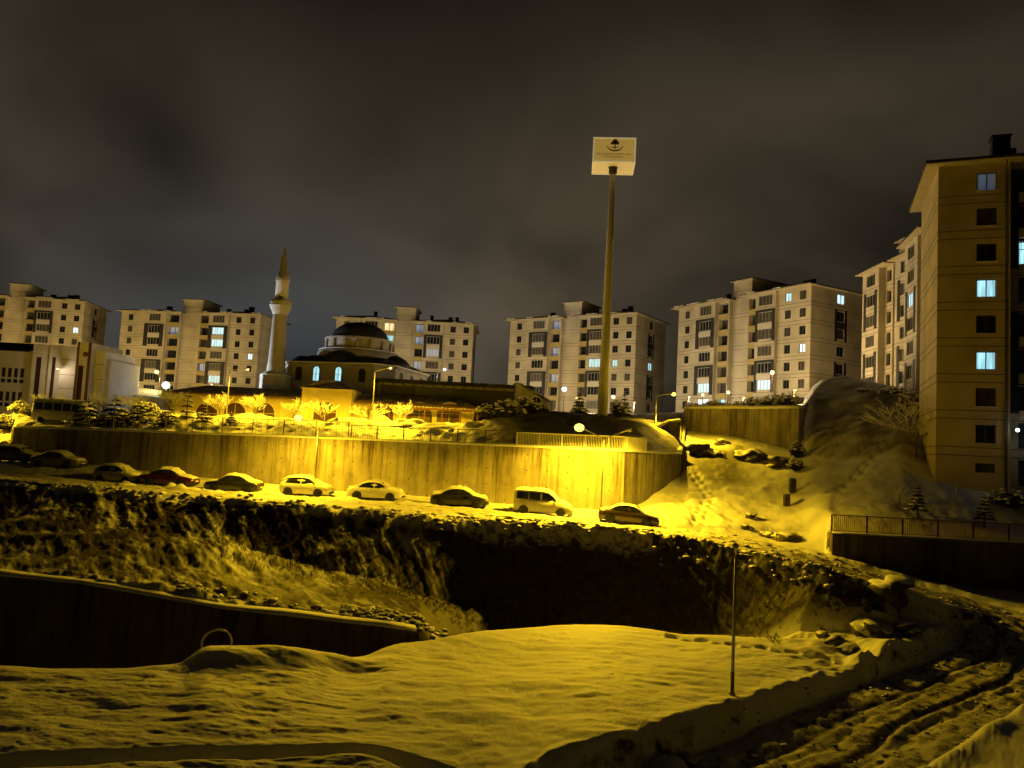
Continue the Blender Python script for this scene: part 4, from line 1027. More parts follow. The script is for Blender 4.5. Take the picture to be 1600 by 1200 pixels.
def arcade():
    """long low front building with arches and a deep eaves roof"""
    Yf = 106.0; a = pz(268, Yf, 3); b = pz(740, Yf, 3)
    zt = at(560, 629, Yf).z; z0 = .3; root = empty('arcade_building', (a.x, Yf, 0), 0, 'long low ochre building with a row of dark arches and a snowy hipped roof', 'building')
    L = b.x-a.x; wall = MB(); wall.box(0, L, 0, 8, z0, zt-.35); wall.box(-.1, L+.1, -.08, 8.1, zt-.35, zt)
    wall.build('wall', M['yellowwall'], root)
    xs = []
    for px, w, h in ((323, 3.0, 2.7), (367, 3.0, 2.7), (412, 3.0, 2.7), (597, 3.0, 2.6), (654, 3.6, 2.6), (701, 3.4, 2.6)):
        x = pz(px, Yf, 2).x-a.x; arched_window(root, x, -.02, at(px, 660, Yf).z, w, h, 'warmglass', 'yellowtrim', surround=.22)
    pil = MB().box(-.2, .2, -.12, -.003, z0, zt-.4).mesh('pilaster', M['yellowtrim'])
    for px in (300, 345, 390, 440, 574, 625, 678, 722): inst('pilaster', pil, root, (pz(px, Yf, 2).x-a.x, 0, 0))
    ev = MB(); ev.box(-.6, L+.6, -1.1, 9, zt+.003, zt+.14); ev.build('eaves', M['redbrown'], root)
    rf = MB(); zr = zt+1.5; rf.add([(-.6, -1.1, zt+.15), (L+.6, -1.1, zt+.15), (L+.6, 9, zt+.15), (-.6, 9, zt+.15), (3, 4, zr), (L-3, 4, zr)], [(0, 1, 5, 4), (1, 2, 5), (2, 3, 4, 5), (3, 0, 4)])
    rf.build('roof', M['ochreroof'], root)
    # canopy line in front on thin posts
    root2 = empty('entrance_canopy', (a.x, Yf-3.2, 0), 0, 'flat brown canopy on thin posts in front of the ochre arcade, right of the gatehouse', 'canopy')
    x0 = pz(578, Yf-3, 3).x-a.x; x1 = pz(748, Yf-3, 3).x-a.x; zc = zt-.35
    cb = MB(); cb.box(x0, x1, 0, 1.6, zc-.22, zc); cb.build('beam', M['redbrown'], root2)
    po = MB().box(-.08, .08, 0, .16, 0, zc-.23).mesh('post', M['redbrown'])
    for i in range(7): inst('post', po, root2, (x0+.2+(x1-x0-.4)*i/6, .1, 0))
    sn = MB(); 
    for i in range(28): sn.ball((x0+(x1-x0)*(i+.5)/28, .7, zc+.02), ((x1-x0)/50, .85, .13+.1*random.random()), 8, 5, jit=.1, flat=.9)
    sn.build('snow_cap', M['cap'], root2)
    # gatehouse
    Yg = 103.0; g0 = pz(471, Yg, 4); g1 = pz(548, Yg, 4); zt2 = at(510, 609, Yg).z
    gr = empty('gatehouse', (g0.x, Yg, 0), 0, 'square bright yellow gatehouse with a pyramid roof and one wide arch', 'gatehouse'); w = g1.x-g0.x
    m = MB(); m.box(0, w, 0, 6.5, z0, zt2); m.box(-.12, w+.12, -.12, 6.62, zt2, zt2+.14); m.box(w-.25, w+.03, -.05, -.002, z0, zt2-.02)
    m.build('wall', M['yellowwall'], gr)
    arched_window(gr, pz(508, Yg, 3).x-g0.x, -.02, at(508, 658, Yg).z, 3.0, 2.6, 'warmglass', 'yellowtrim', surround=.28)
    r = MB(); r.add([(-.5, -.5, zt2+.15), (w+.5, -.5, zt2+.15), (w+.5, 7, zt2+.15), (-.5, 7, zt2+.15), (w*.42, 2.6, zt2+1.55), (w*.62, 4, zt2+1.55)], [(0, 1, 5, 4), (1, 2, 5), (2, 3, 4, 5), (3, 0, 4), (3, 2, 1, 0)])
    r.build('roof', M['ochreroof'], gr)
    # small flat notice board frame on two posts to the right
    # long dark courtyard wing behind, to the right of the gatehouse
    Yw = 113.0; c0 = pz(590, Yw, 6); c1 = pz(826, Yw, 6); zt3 = at(700, 597, Yw).z
    cr = empty('courtyard_wing', (c0.x, Yw, 0), 0, 'long dark flat-roofed glazed wing behind the arcade, right of the mosque', 'building'); w = c1.x-c0.x
    m = MB(); m.box(0, w, 0, 7, z0, zt3-.5); m.build('wall', M['mosque'], cr)
    ms = MB().box(-.09, .09, -.22, -.003, z0, zt3-.5).mesh('mullion', M['darkframe'])
    for i in range(15): inst('mullion', ms, cr, (w*(i+.5)/15, 0, 0))
    gl = MB(); gl.box(.3, w-.3, -.08, -.005, z0+1, zt3-.9); gl.build('glazing', M['smoke'], cr)
    rr = MB(); rr.box(-.6, w+.6, -1.0, 7.6, zt3-.5, zt3-.1); rr.build('roof', M['roof'], cr)
    sn = MB(); sn.box(-.5, w+.5, -.4, 7.4, zt3-.098, zt3+.06); sn.build('snow_cap', M['roofsnow'], cr)
    # gable annex
    Ya = 108; e0 = pz(806, Ya, 6); e1 = pz(857, Ya, 6); za, zc_ = at(812, 601, Ya).z, at(857, 628, Ya).z
    ar = empty('annex', (e0.x, Ya, 0), R(4), 'pale annex with a snow-edged sloping gable and two dark arches, left of the sign pole', 'building'); w = e1.x-e0.x
    m = MB(); m.prism([(0, .5), (w, .5), (w, zc_), (.4, za), (0, za)], 0, 9); m.build('wall', M['mosque'], ar)
    for px in (819, 838): arched_window(ar, pz(px, Ya, 6).x-e0.x, -.02, at(px, 641, Ya).z, 1.35, 1.9, 'glass', 'white', surround=.15)
    d = Vector((w-.4, 0, zc_-za)); m = MB(); m.prism([(-.2, za+.02), (.4, za+.02), (w+.4, zc_-.1), (w+.4, zc_+.16), (.4, za+.3), (-.2, za+.3)], -.35, 9.3); m.build('snow_cap', M['roofsnow'], ar)
    # cross gabled low roof behind left of the arcade
    Yl = 122; l0 = pz(170, Yl, 5); l1 = pz(262, Yl, 5); zl = at(215, 606, Yl).z
    lr = empty('low_building', (l0.x, Yl, 0), 0, 'low building with a snowy shed roof beside the white floodlight, left of the arcade', 'building'); w = l1.x-l0.x
    m = MB(); m.box(0, w, 0, 6, 0, zl-1.2); m.build('wall', M['yellowwall'], lr)
    m = MB(); m.add([(-.5, -.8, zl-1.0), (w+.5, -.8, zl-1.3), (w+.5, 6.5, zl-.2), (-.5, 6.5, zl+.5), (-.5, -.8, zl-1.2), (w+.5, -.8, zl-1.5), (w+.5, 6.5, zl-.4), (-.5, 6.5, zl+.3)], [(0, 1, 2, 3), (7, 6, 5, 4), (0, 4, 5, 1), (1, 5, 6, 2), (3, 2, 6, 7), (0, 3, 7, 4)])
    m.build('roof', M['cap'], lr)
    k = pz(283, 108, 4); kr = empty('kiosk', (k.x-1.2, 108, 0), 0, 'small dark kiosk with a thick snowy roof at the left end of the arcade', 'kiosk')
    m = MB(); m.box(-1.2, 2.6, 0, 3, 0, 3.6); m.build('wall', M['mosque'], kr); m = MB(); m.box(-1.5, 2.9, -.3, 3.3, 3.603, 4.9); m.build('snow_cap', M['cap'], kr)
M['warmglass'] = simple('warm_dark_glass', (0.06, 0.03, 0.012), .35, spec=.3)
M['yellowtrim'] = simple('ochre_trim', (0.55, 0.47, 0.26), .85)
M['ochreroof'] = snow_mat('ochre_snowy_roof', lo=.40, hi=.62, dscale=.8, earth=(.12, .08, .04), base=(.5, .46, .36))
M['smoke'] = simple('smoked_glazing', (0.05, 0.045, 0.035), .4)
arcade()
# ------------------------------------------------------------------ tall roadside sign
def totem():
    Y = 84.0; b = gp(941, Y); zt = at(957, 262, Y).z
    root = empty('roadside_sign', (b.x, b.y, b.z-.5), R(-5), 'very tall round pole carrying a boxy illuminated municipal sign', 'sign'); h = zt-b.z+.5
    p = MB(); p.tube([(0, 0, 0), (0, 0, h*.3), (0, 0, h*.65), (0, 0, h+.5)], [.56, .50, .40, .30], 20); p.build('pole', M['signpole'], root)
    fl = MB(); fl.lathe([(.95, 0), (.95, .12), (.66, .14)], (0, 0, .5), 20); fl.build('base_flange', M['signpole'], root)
    ck = MB(); ck.lathe([(.38, h-.7), (.46, h-.65), (.46, h-.1), (.55, h)], n=16); ck.build('collar', M['brownstack'], root)
    w, d, hh = 2.3, 3.9, 2.7
    y0 = -1.75
    bx = MB(); bx.box(-w, w, y0, y0+d, h+.02, h+.02+hh); o = bx.build('sign_box', M['signface'], root)
    fr = MB(); t = .09
    for x0, x1, z0, z1 in ((-w-.05, w+.05, -.03, t), (-w-.05, w+.05, hh-t, hh+.05), (-w-.05, -w+t, t, hh-t), (w-t, w+.05, t, hh-t)):
        fr.box(x0, x1, y0-.04, y0-.003, h+.02+z0, h+.02+z1)
    for s in (-1, 1): fr.box(s*w-.03 if s > 0 else -w-.05, w+.05 if s > 0 else -w+.03, y0-.003, y0+d+.05, h-.03, h+.06)
    fr.box(-w-.05, w+.05, y0+d-.04, y0+d+.05, h-.04, h+.06); fr.build('frame', M['signframe'], o)
    # emblem: round tree over an open wreath, two lines of small lettering below
    e = MB(); ex, ez, ye = .05, h+1.78, y0-.012
    def disc(cx, cz, rx, rz, n=20, a0=0, a1=2*math.pi, th=None, mi=0):
        if th is None:
            vs = [(cx+rx*math.cos(a0+(a1-a0)*i/n), ye, cz+rz*math.sin(a0+(a1-a0)*i/n)) for i in range(n)]; e.add(vs, [tuple(range(n))], mi)
        else:
            vs = []
            for i in range(n+1):
                t_ = a0+(a1-a0)*i/n; k = th*(.5+.5*math.sin(math.pi*i/n))
                vs += [(cx+(rx-k/2)*math.cos(t_), ye, cz+(rz-k/2)*math.sin(t_)), (cx+(rx+k/2)*math.cos(t_), ye, cz+(rz+k/2)*math.sin(t_))]
            e.add(vs, [(2*i, 2*i+1, 2*i+3, 2*i+2) for i in range(n)], mi)
    for dx, dz, r in ((0, .58, .26), (-.22, .42, .2), (.22, .42, .2), (0, .36, .25), (-.34, .28, .13), (.34, .28, .13)): disc(ex+dx, ez+dz, r, r*.85)
    e.quad((ex-.05, ye-.001, ez-.12), (ex+.05, ye-.001, ez-.12), (ex+.04, ye-.001, ez+.3), (ex-.04, ye-.001, ez+.3))
    disc(ex, ez+.15, .86, .66, 24, R(190), R(350), .15); disc(ex, ez+.12, .45, .34, 16, R(200), R(340), .09); disc(ex, ez-.08, .16, .07)
    e.build('emblem', M['signink'], o)
    rs = random.Random(4); tx = MB()
    for z, hgt, x0, x1 in ((h+.80, .17, -1.85, 1.85), (h+.50, .17, -1.15, .95)):
        x = x0
        while x < x1:
            lw = rs.choice((.11, .13, .15)); 
            if rs.random() < .12: x += .12; continue
            k = rs.randrange(4)   # the words are too small to be read in the photo: letter-like strokes
            tx.quad((x, ye, z), (x+.035, ye, z), (x+.035, ye, z+hgt), (x, ye, z+hgt))
            if k != 1: tx.quad((x+.036, ye, z+hgt-.035), (x+lw, ye, z+hgt-.035), (x+lw, ye, z+hgt), (x+.036, ye, z+hgt))
            if k in (0, 2): tx.quad((x+.036, ye, z), (x+lw, ye, z), (x+lw, ye, z+.035), (x+.036, ye, z+.035))
            if k in (1, 3): tx.quad((x+lw-.035, ye, z+.036), (x+lw, ye, z+.036), (x+lw, ye, z+hgt-.036), (x+lw-.035, ye, z+hgt-.036))
            x += lw+.055
    tx.build('lettering', M['signink'], o)
M['signpole'] = simple('sign_pole_paint', (0.46, 0.45, 0.42), .6, var=.08)
M['signframe'] = emit('sign_frame', (.60, .48, .26), .5)  # glow put into the frame so its edges look lit
M['signink'] = simple('sign_ink', (0.16, 0.09, 0.02), .7)
M['signface'] = emit('sign_face_glow', (.62, .40, .09), .42)  # emission stands in for light falling on the sign box
M['signface'].node_tree.nodes['Principled BSDF'].inputs['Base Color'].default_value = (.55, .45, .25, 1)
totem()

# ------------------------------------------------------------------ lamps
SOD = (1.0, 0.60, 0.015)
def lens_mat(name, col, s): return emit(name, col, s)
M['sodium'] = emit('sodium_lamp', (1.0, .80, .10), 3.2); M['sodium_dim'] = emit('sodium_lamp_far', (1.0, .74, .25), 3)
M['cool'] = emit('cool_floodlight', (.62, .82, 1.0), 11); M['cool_small'] = emit('cool_lamp', (.6, .85, 1.0), 8)
M['lens_off'] = simple('lamp_lens', (.5, .48, .42), .3)
def point(parent, loc, power, col, r=.12, smooth=3.0, cut=False, spill=.12, size=166, blend=.3):
    """luminaire light; the smooth term stands for the reflector sending less light straight down than outwards"""
    if cut and spill: point(parent, loc, power*spill, col, r, smooth)
    l = bpy.data.lights.new('lamp_light', 'SPOT' if cut else 'POINT'); l.energy = power
    if cut: l.spot_size = R(size); l.spot_blend = blend
    l.color = col; l.shadow_soft_size = r
    l.use_nodes = True; nt = l.node_tree; em = nt.nodes['Emission']; lf = nt.nodes.new('ShaderNodeLightFalloff')
    lf.inputs['Strength'].default_value = 1.0; lf.inputs['Smooth'].default_value = smooth; nt.links.new(lf.outputs['Quadratic'], em.inputs['Strength'])
    o = bpy.data.objects.new('lamp_light', l); COL.objects.link(o); o.location = loc; o.parent = parent
    return o
def head_mesh(mb, p, d, L=.75, w=.17, mi=0, drop=0):
    """cobra head luminaire along direction d"""
    p = Vector(p); d = Vector(d).normalized(); s = Vector((-d.y, d.x, 0)).normalized(); u = Vector((0, 0, 1))
    rings = []
    for t, ww, hh in ((0, .35, .4), (.15, .8, .8), (.5, 1, 1), (.85, .85, .8), (1, .4, .35)):
        c = p+d*(L*t); rings.append([c+s*(w*ww)*math.cos(a)+u*(.10*hh)*math.sin(a) for a in [2*math.pi*j/10 for j in range(10)]])
    vs = [q for r in rings for q in r]; fs = [(i*10+j, i*10+(j+1) % 10, (i+1)*10+(j+1) % 10, (i+1)*10+j) for i in range(4) for j in range(10)]
    fs += [tuple(range(10))[::-1], tuple(40+j for j in range(10))]; mb.add(vs, fs, mi, True)
def street_lamp(px, Y, hpx_top, arms, label, lit=None, power=0, col=SOD, r=.055, group=None, lens=None, z0=None, lr=.16, base=None, cut=True, smooth=3.0, spill=.10, size=166, blend=.3, second=None):
    """arms: list of (dx, dz) of each head relative to the pole top; lit: index of the burning head"""
    b = base or gp(px, Y); zt = at(px+(0), hpx_top, Y).z; h = zt-b.z
    root = empty('street_lamp', b, 0, label, 'street lamp', group)
    p = MB(); p.tube([(0, 0, -.4), (0, 0, h*.5), (0, 0, h)], [r*1.5, r*1.25, r], 10); p.build('pole', M['metal'], root)
    pl = MB(); pl.lathe([(r*3, 0), (r*3, .06), (r*2, .08), (r*1.7, .9), (r*1.5, .92)], n=10); pl.build('base', M['metal'], root)
    for i, (dx, dz) in enumerate(arms):
        s = 1 if dx > 0 else -1; d = Vector((dx, 0, dz)); e = Vector((0, 0, h-.1))+d*.8
        a = MB(); a.tube([(0, 0, h-.12), Vector((0, 0, h-.1))+d*.4+Vector((0, 0, .03)), e], [r*.8, r*.7, r*.6], 8); a.build('arm', M['metal'], root)
        hm = MB(); head_mesh(hm, e, d, max(.55, d.length*.2+.2)); ho = hm.build('lamp_head', M['white_metal'], root)
        c = e+d.normalized()*.45-Vector((0, 0, .09)); on = lit is not None and (lit == i or lit == 'all')
        lz = MB(); k = lr if on else .12; lz.ball((c.x, c.y, c.z), (k*1.25, k, k), 12, 8); lo = lz.build('lens', M[lens or 'sodium'] if on else M['lens_off'], ho)
        if on and power: point(root, (c.x, c.y-.0, c.z-k-.14), power, col, cut=cut, smooth=smooth, spill=spill, size=size, blend=blend)
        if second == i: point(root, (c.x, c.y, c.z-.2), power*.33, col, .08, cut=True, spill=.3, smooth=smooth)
    return root
# the two double-armed lamps on the road; each has its left head burning
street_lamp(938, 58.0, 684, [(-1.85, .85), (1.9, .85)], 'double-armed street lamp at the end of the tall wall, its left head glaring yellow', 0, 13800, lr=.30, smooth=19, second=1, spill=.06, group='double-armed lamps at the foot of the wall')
street_lamp(490, 61.6, 671, [(-1.6, 1.0), (1.3, 1.0)], 'double-armed street lamp near the middle of the tall wall, its left head glaring yellow', 0, 5200, lr=.27, smooth=8, spill=.5, group='double-armed lamps at the foot of the wall')
street_lamp(-60, 88, 610, [(1.8, .5)], 'single-arm lamp just outside the left edge, lighting the terrace shrubs', 0, 7500, smooth=20, spill=.4)
street_lamp(57, 86, 640, [(-1.9, 1.25)], 'unlit single-arm lamp above the left end of the tall wall', None)
street_lamp(353, 93, 577, [(2.1, .3)], 'single-arm lamp in front of the left end of the arcade', 0, 17000, lens='sodium_dim', smooth=50, spill=.02, lr=.15)
street_lamp(580, 89.5, 579, [(1.7, .58)], 'single-arm lamp beside the gatehouse, against the mosque wall', 0, 34000, lens='sodium_dim', smooth=60, spill=.02, lr=.15)
street_lamp(1024, 82, 617, [(1.75, .35)], 'single-arm lamp with a yellow head right of the tall sign pole', 0, 17000, lens='sodium', lr=.2, smooth=50, size=138, blend=.5, spill=.06)
street_lamp(246, 126, 590, [(-.5, .9)], 'lamp with a cream-yellow head left of the white floodlight', 0, 1100, lens='sodium_dim', lr=.3, col=(1, .75, .25), cut=False)
street_lamp(680, 150, 583, [(1.3, .9)], 'short tilted white lamp in front of the block behind the mosque', 0, 600, lens='cool_small', lr=.22, col=(.9, .95, 1))
street_lamp(1450, 89, 548, [(-.75, .3)], 'yellow street lamp beside the corner of the near tower', 0, 4200, lens='sodium', lr=.2, col=(1, .68, .05))
street_lamp(1143.5, 32.5, 872, [(-.01, .3)], 'thin dark lamp post standing alone on the snow plateau', None, r=.05)
def floodlight():
    b = gp(257, 121); z = at(257, 602, 121).z; root = empty('floodlight_mast', b, 0, 'short mast with a dazzling blue-white floodlight', 'floodlight')
    m = MB(); m.tube([(0, 0, -.3), (0, 0, z-b.z)], .09, 8); m.build('mast', M['metal'], root)
    h = MB(); h.box(-.5, .5, -.15, .2, z-b.z-.35, z-b.z+.35); ho = h.build('lamp_head', M['dark_metal'], root)
    l = MB(); l.ball((0, -.22, z-b.z), (.62, .14, .52), 14, 9); l.build('lens', M['cool'], ho)
    point(root, (0, -.6, z-b.z), 90, (.55, .75, 1.0), .2)
    sp = point(root, (.7, -.5, z-b.z), 21000, (.78, .88, 1.0), .2, cut=True, spill=0, size=84, blend=.4)
    sp.rotation_euler = Vector((1, .02, .52)).to_track_quat('-Z', 'Y').to_euler()
    sp = point(root, (7.5, 26, z-b.z-1.2), 17000, (.42, .55, 1.0), .2, cut=True, spill=0, size=110, blend=.8); sp.rotation_euler = Vector((-.1, 1, .15)).to_track_quat('-Z', 'Y').to_euler()  # unseen extra spot far behind the mast, added to tint the block blue
floodlight()
def globe_lamp(px, Y, py, label, mat='cool_small', power=250, col=(.7, .85, 1), r=.22, base=None):
    b = gp(px, Y); z = at(px, py, Y).z-b.z; root = empty('globe_lamp', b, 0, label, 'park lamp', 'park lamps before the far blocks')
    m = MB(); m.tube([(0, 0, -.3), (0, 0, z-r)], .05, 8); m.lathe([(.12, 0), (.12, .1), (.05, .3)], n=8); m.build('pole', M['dark_metal'], root)
    g_ = MB(); g_.ball((0, 0, z), r, 12, 8); g_.build('globe', M[mat], root)
    c = MB(); c.lathe([(r*.6, z+r*.8), (r*.7, z+r*.85), (.02, z+r*1.3)], n=10); c.build('cap', M['dark_metal'], root)
    if power: point(root, (0, -r-.15, z), power, col, .1)
M['redglobe'] = emit('reddish_globe', (1, .5, .25), 3); M['orangeglobe'] = emit('orange_globe', (1, .62, .2), 14)
globe_lamp(880, 118, 608, 'bright white globe lamp left of the tall sign pole', power=500, r=.36)
def wall_lamp():
    p = pz(96, 111.8, 7.2); root = empty('wall_lamp', p, 0, 'small bracket lamp shining on the white institutional building', 'wall lamp')
    m = MB(); m.tube([(0, .3, .25), (0, -.5, .35), (0, -.9, .2)], .035, 6); m.build('bracket', M['dark_metal'], root)
    g_ = MB(); g_.ball((0, -.95, .08), (.16, .16, .12), 10, 7); g_.build('globe', M['sodium_dim'], root); point(root, (0, -1.15, -.12), 300, (1, .78, .5), .1)
wall_lamp()
def entrance_lamp():
    p = at(1590, 672, 59.1); root = empty('wall_lamp', p, R(-22), 'white lamp by the ground floor balcony of the near tower', 'wall lamp')
    m = MB(); m.box(-.1, .1, .05, .4, -.05, .05); m.build('bracket', M['dark_metal'], root)
    g_ = MB(); g_.ball((0, 0, 0), (.14, .1, .14), 10, 7); g_.build('globe', M['cool_small'], root); point(root, (0, -.3, .0), 14, (.95, .95, 1), .1)
entrance_lamp()
globe_lamp(900, 122, 622, 'small dim globe lamp just left of the base of the tall sign pole', 'sodium_dim', 120, (1, .8, .5), .16)
globe_lamp(957, 120, 620, 'small reddish globe lamp just right of the tall sign pole', 'redglobe', 260, (1, .6, .35), .3)
globe_lamp(1097, 108, 617, 'first of the three globe lamps under the big warm-lit block, the leftmost', 'sodium_dim', 420, (1, .72, .3), .2)
globe_lamp(1137, 106, 613, 'middle one of the three globe lamps under the big warm-lit block', 'sodium_dim', 420, (1, .72, .3), .24)
globe_lamp(1205, 110, 582, 'highest and brightest of the three globe lamps under the big warm-lit block', 'orangeglobe', 3600, (1, .66, .28), .26)
M_rg = None
# street lamps of the estate roads between the blocks; their heads stand behind the crest and the low buildings
def estate_lamp(px, Y, hh, power, label, col=(1, .68, .19)):
    b = gp(px, Y, False); root = empty('street_lamp', b, 0, label, 'street lamp', 'street lamps among the far blocks')
    m = MB(); m.tube([(0, 0, -.3), (0, 0, hh)], .06, 8); m.build('pole', M['metal'], root)
    h = MB(); head_mesh(h, (0, 0, hh), (0, -1, .1), .7); ho = h.build('lamp_head', M['white_metal'], root)
    l = MB(); l.ball((0, -.4, hh-.08), (.12, .2, .08), 10, 6); l.build('lens', M['sodium_dim'], ho)
    point(root, (0, -.5, hh-.32), power, col, .15)
E = [(-20, 168, 4.0, 6528, 'street lamp hidden behind the left institution'), (60, 160, 3.5, 5803, 'street lamp behind the institution roof'), (140, 160, 3.5, 3989, 'street lamp between the institution and the leftmost block'),
     (215, 165, 3.0, 6165, 'street lamp at the foot of the block left of the minaret, its left corner'), (330, 160, 2.6, 1755, 'street lamp behind the arcade roof'),
     (560, 157, 3.2, 3627, 'street lamp behind the mosque'), (650, 155, 2.2, 5803, 'street lamp behind the dark courtyard wing'), (735, 150, 2.2, 2538, 'street lamp behind the right end of the courtyard wing'),
     (815, 146, 2.2, 4715, 'street lamp behind the pale annex'), (905, 136, 2.2, 3989, 'street lamp behind the mound left of the sign pole'), (990, 132, 2.2, 3045, 'street lamp behind the mound right of the sign pole'),
     (1075, 124, 3.0, 2754, 'street lamp above the shorter retaining wall, its left end'), (1160, 113, 2.2, 3045, 'street lamp above the shorter retaining wall, its middle'), (1240, 103, 2.2, 2610, 'street lamp above the shorter retaining wall, its right end')]
for i, e in enumerate(E): estate_lamp(*e, col=((1, .66, .20), (1, .78, .44), (1, .70, .26))[(0, 0, 0, 0, 1, 1, 2, 1, 2, 1, 1, 1, 0, 0)[i]])

# ------------------------------------------------------------------ railings and fences
def railing(root_name, pts, h, mat, label, pitch=.14, post_every=2.0, rr=.022, group=None, mid=False):
    """pts: dense (x, y, z) base line"""
    root = empty(root_name, (0, 0, 0), 0, label, 'railing', group)
    P = [Vector(q) for q in pts]; d = [0]
    for a, b in zip(P[:-1], P[1:]): d.append(d[-1]+(b-a).length)
    def q(s):
        i = min(max(1, int(np.searchsorted(d, s))), len(P)-1); t = (s-d[i-1])/(d[i]-d[i-1]); return P[i-1].lerp(P[i], t)
    L = d[-1]; tp = MB(); tp.tube([v+Vector((0, 0, h)) for v in P], rr*1.7, 6); tp.build('top_rail', mat, root)
    lo = MB(); lo.tube([v+Vector((0, 0, .16)) for v in P], rr*1.1, 6)
    if mid: lo.tube([v+Vector((0, 0, h*.55)) for v in P], rr*.8, 5)
    lo.build('lower_rail', mat, root)
    pm = MB().box(-.035, .035, -.035, .035, -.1, h).mesh('post', mat); n = max(1, round(L/post_every))
    for i in range(n+1): v = q(L*i/n); inst('post', pm, root, v)
    if pitch:
        bar = MB(); k = int(L/pitch)
        for i in range(k):
            v = q((i+.5)*pitch); bar.box(v.x-rr*.55, v.x+rr*.55, v.y-rr*.55, v.y+rr*.55, v.z+.17, v.z+h-.02)
        bar.build('balusters', mat, root)
    return root
def along(nodes, z, off=.25, step=1.0):
    pts = subdiv([(a, b, c, d) for a, b, c, d in nodes], step); out = []
    for i, p in enumerate(pts):
        a = pts[max(i-1, 0)]; b = pts[min(i+1, len(pts)-1)]; t = Vector((b[0]-a[0], b[1]-a[1])).normalized()
        out.append((p[0]-t.y*off, p[1]+t.x*off, p[3]+z))
    return out
def cutw(nodes, p0, p1):
    r = []; xs = [n[0] for n in nodes]
    def at_(p): return (p,)+tuple(float(np.interp(p, xs, [n[k] for n in nodes])) for k in (1, 2, 3))
    return [at_(p0)]+[n for n in nodes if p0 < n[0] < p1]+[at_(p1)]
railing('white_railing', along(cutw(WALL, 806, 1012), .12, .15), 1.15, M['white_metal'], 'white painted railing on top of the tall wall at its bright right end', .13, 2.0, .03)
railing('dark_railing', along(cutw(WALL, 545, 800), .1, .4), 1.25, M['dark_metal'], 'thin dark railing with close bars on the middle of the tall wall', .16, 2.6, .018)
railing('wire_fence', along(cutw(WALL, 95, 540), .1, .5), 1.5, M['dark_metal'], 'thin dark wire fence along the left half of the tall wall', .55, 3.2, .016, mid=True)
railing('rusty_railing', along(RW2, .1, .12, 1.0), 1.22, M['rust'], 'rusty brown railing on the dark low wall at the right', .135, 2.35, .022)
hp = [gp(px, Y) for px, Y in ((1012, 70), (1035, 73), (1062, 78))]

# ------------------------------------------------------------------ cars
def wheel(r=.31, w=.2):
    t = MB(); t.lathe([(r*.62, -w/2), (r*.95, -w/2), (r, -w*.35), (r, w*.35), (r*.95, w/2), (r*.62, w/2)], n=20); m = t.mesh('tyre', M['black'])
    k = MB(); k.lathe([(r*.64, w*.30), (r*.60, w*.42), (r*.5, w*.34), (r*.16, w*.36), (r*.12, w*.44), (.01, w*.44)], n=20, cap=False)
    for i in range(5):
        a = 2*math.pi*i/5; c, s = math.cos(a), math.sin(a); k.obox((c*r*.36, s*r*.36), (c, s), r*.24, .035, w*.30, w*.42)
    k.lathe([(r*.64, -w*.1), (.01, -w*.1)], n=20, cap=False)
    return m, k.mesh('rim', M['metal'])
WT, WR = wheel()
def loft_body(st, mi=0, n_side=5):
    """st: list of (x, zb, zbelt, ztop, wb, wbelt, wtop) -> closed shell"""
    mb = MB(); rings = []
    for x, zb, zm, zt, wb, wm, wt in st:
        side = [(wb*.92, zb), (wb, zb+.10), (wm*1.0, (zb+zm)*.5+.03), (wm*.985, zm-.05), (wm*.93, zm)]
        top = [(wt+(wm*.93-wt)*.5, zm+(zt-zm)*.55), (wt, zt-(zt-zm)*.12-.005), (wt*.72, zt), (0, zt+.015)]
        half = side+top; ring = [(x, y, z) for y, z in half]+[(x, -y, z) for y, z in half[-2::-1]]
        rings.append(ring)
    m = len(rings[0]); vs = [p for r in rings for p in r]
    fs = [(i*m+j, (i+1)*m+j, (i+1)*m+(j+1), i*m+(j+1)) for i in range(len(rings)-1) for j in range(m-1)]
    fs += [(i*m+m-1, (i+1)*m+m-1, (i+1)*m, i*m) for i in range(len(rings)-1)]
    fs += [tuple(range(m)), tuple((len(rings)-1)*m+j for j in range(m))[::-1]]
    mb.add(vs, fs, mi, True); return mb
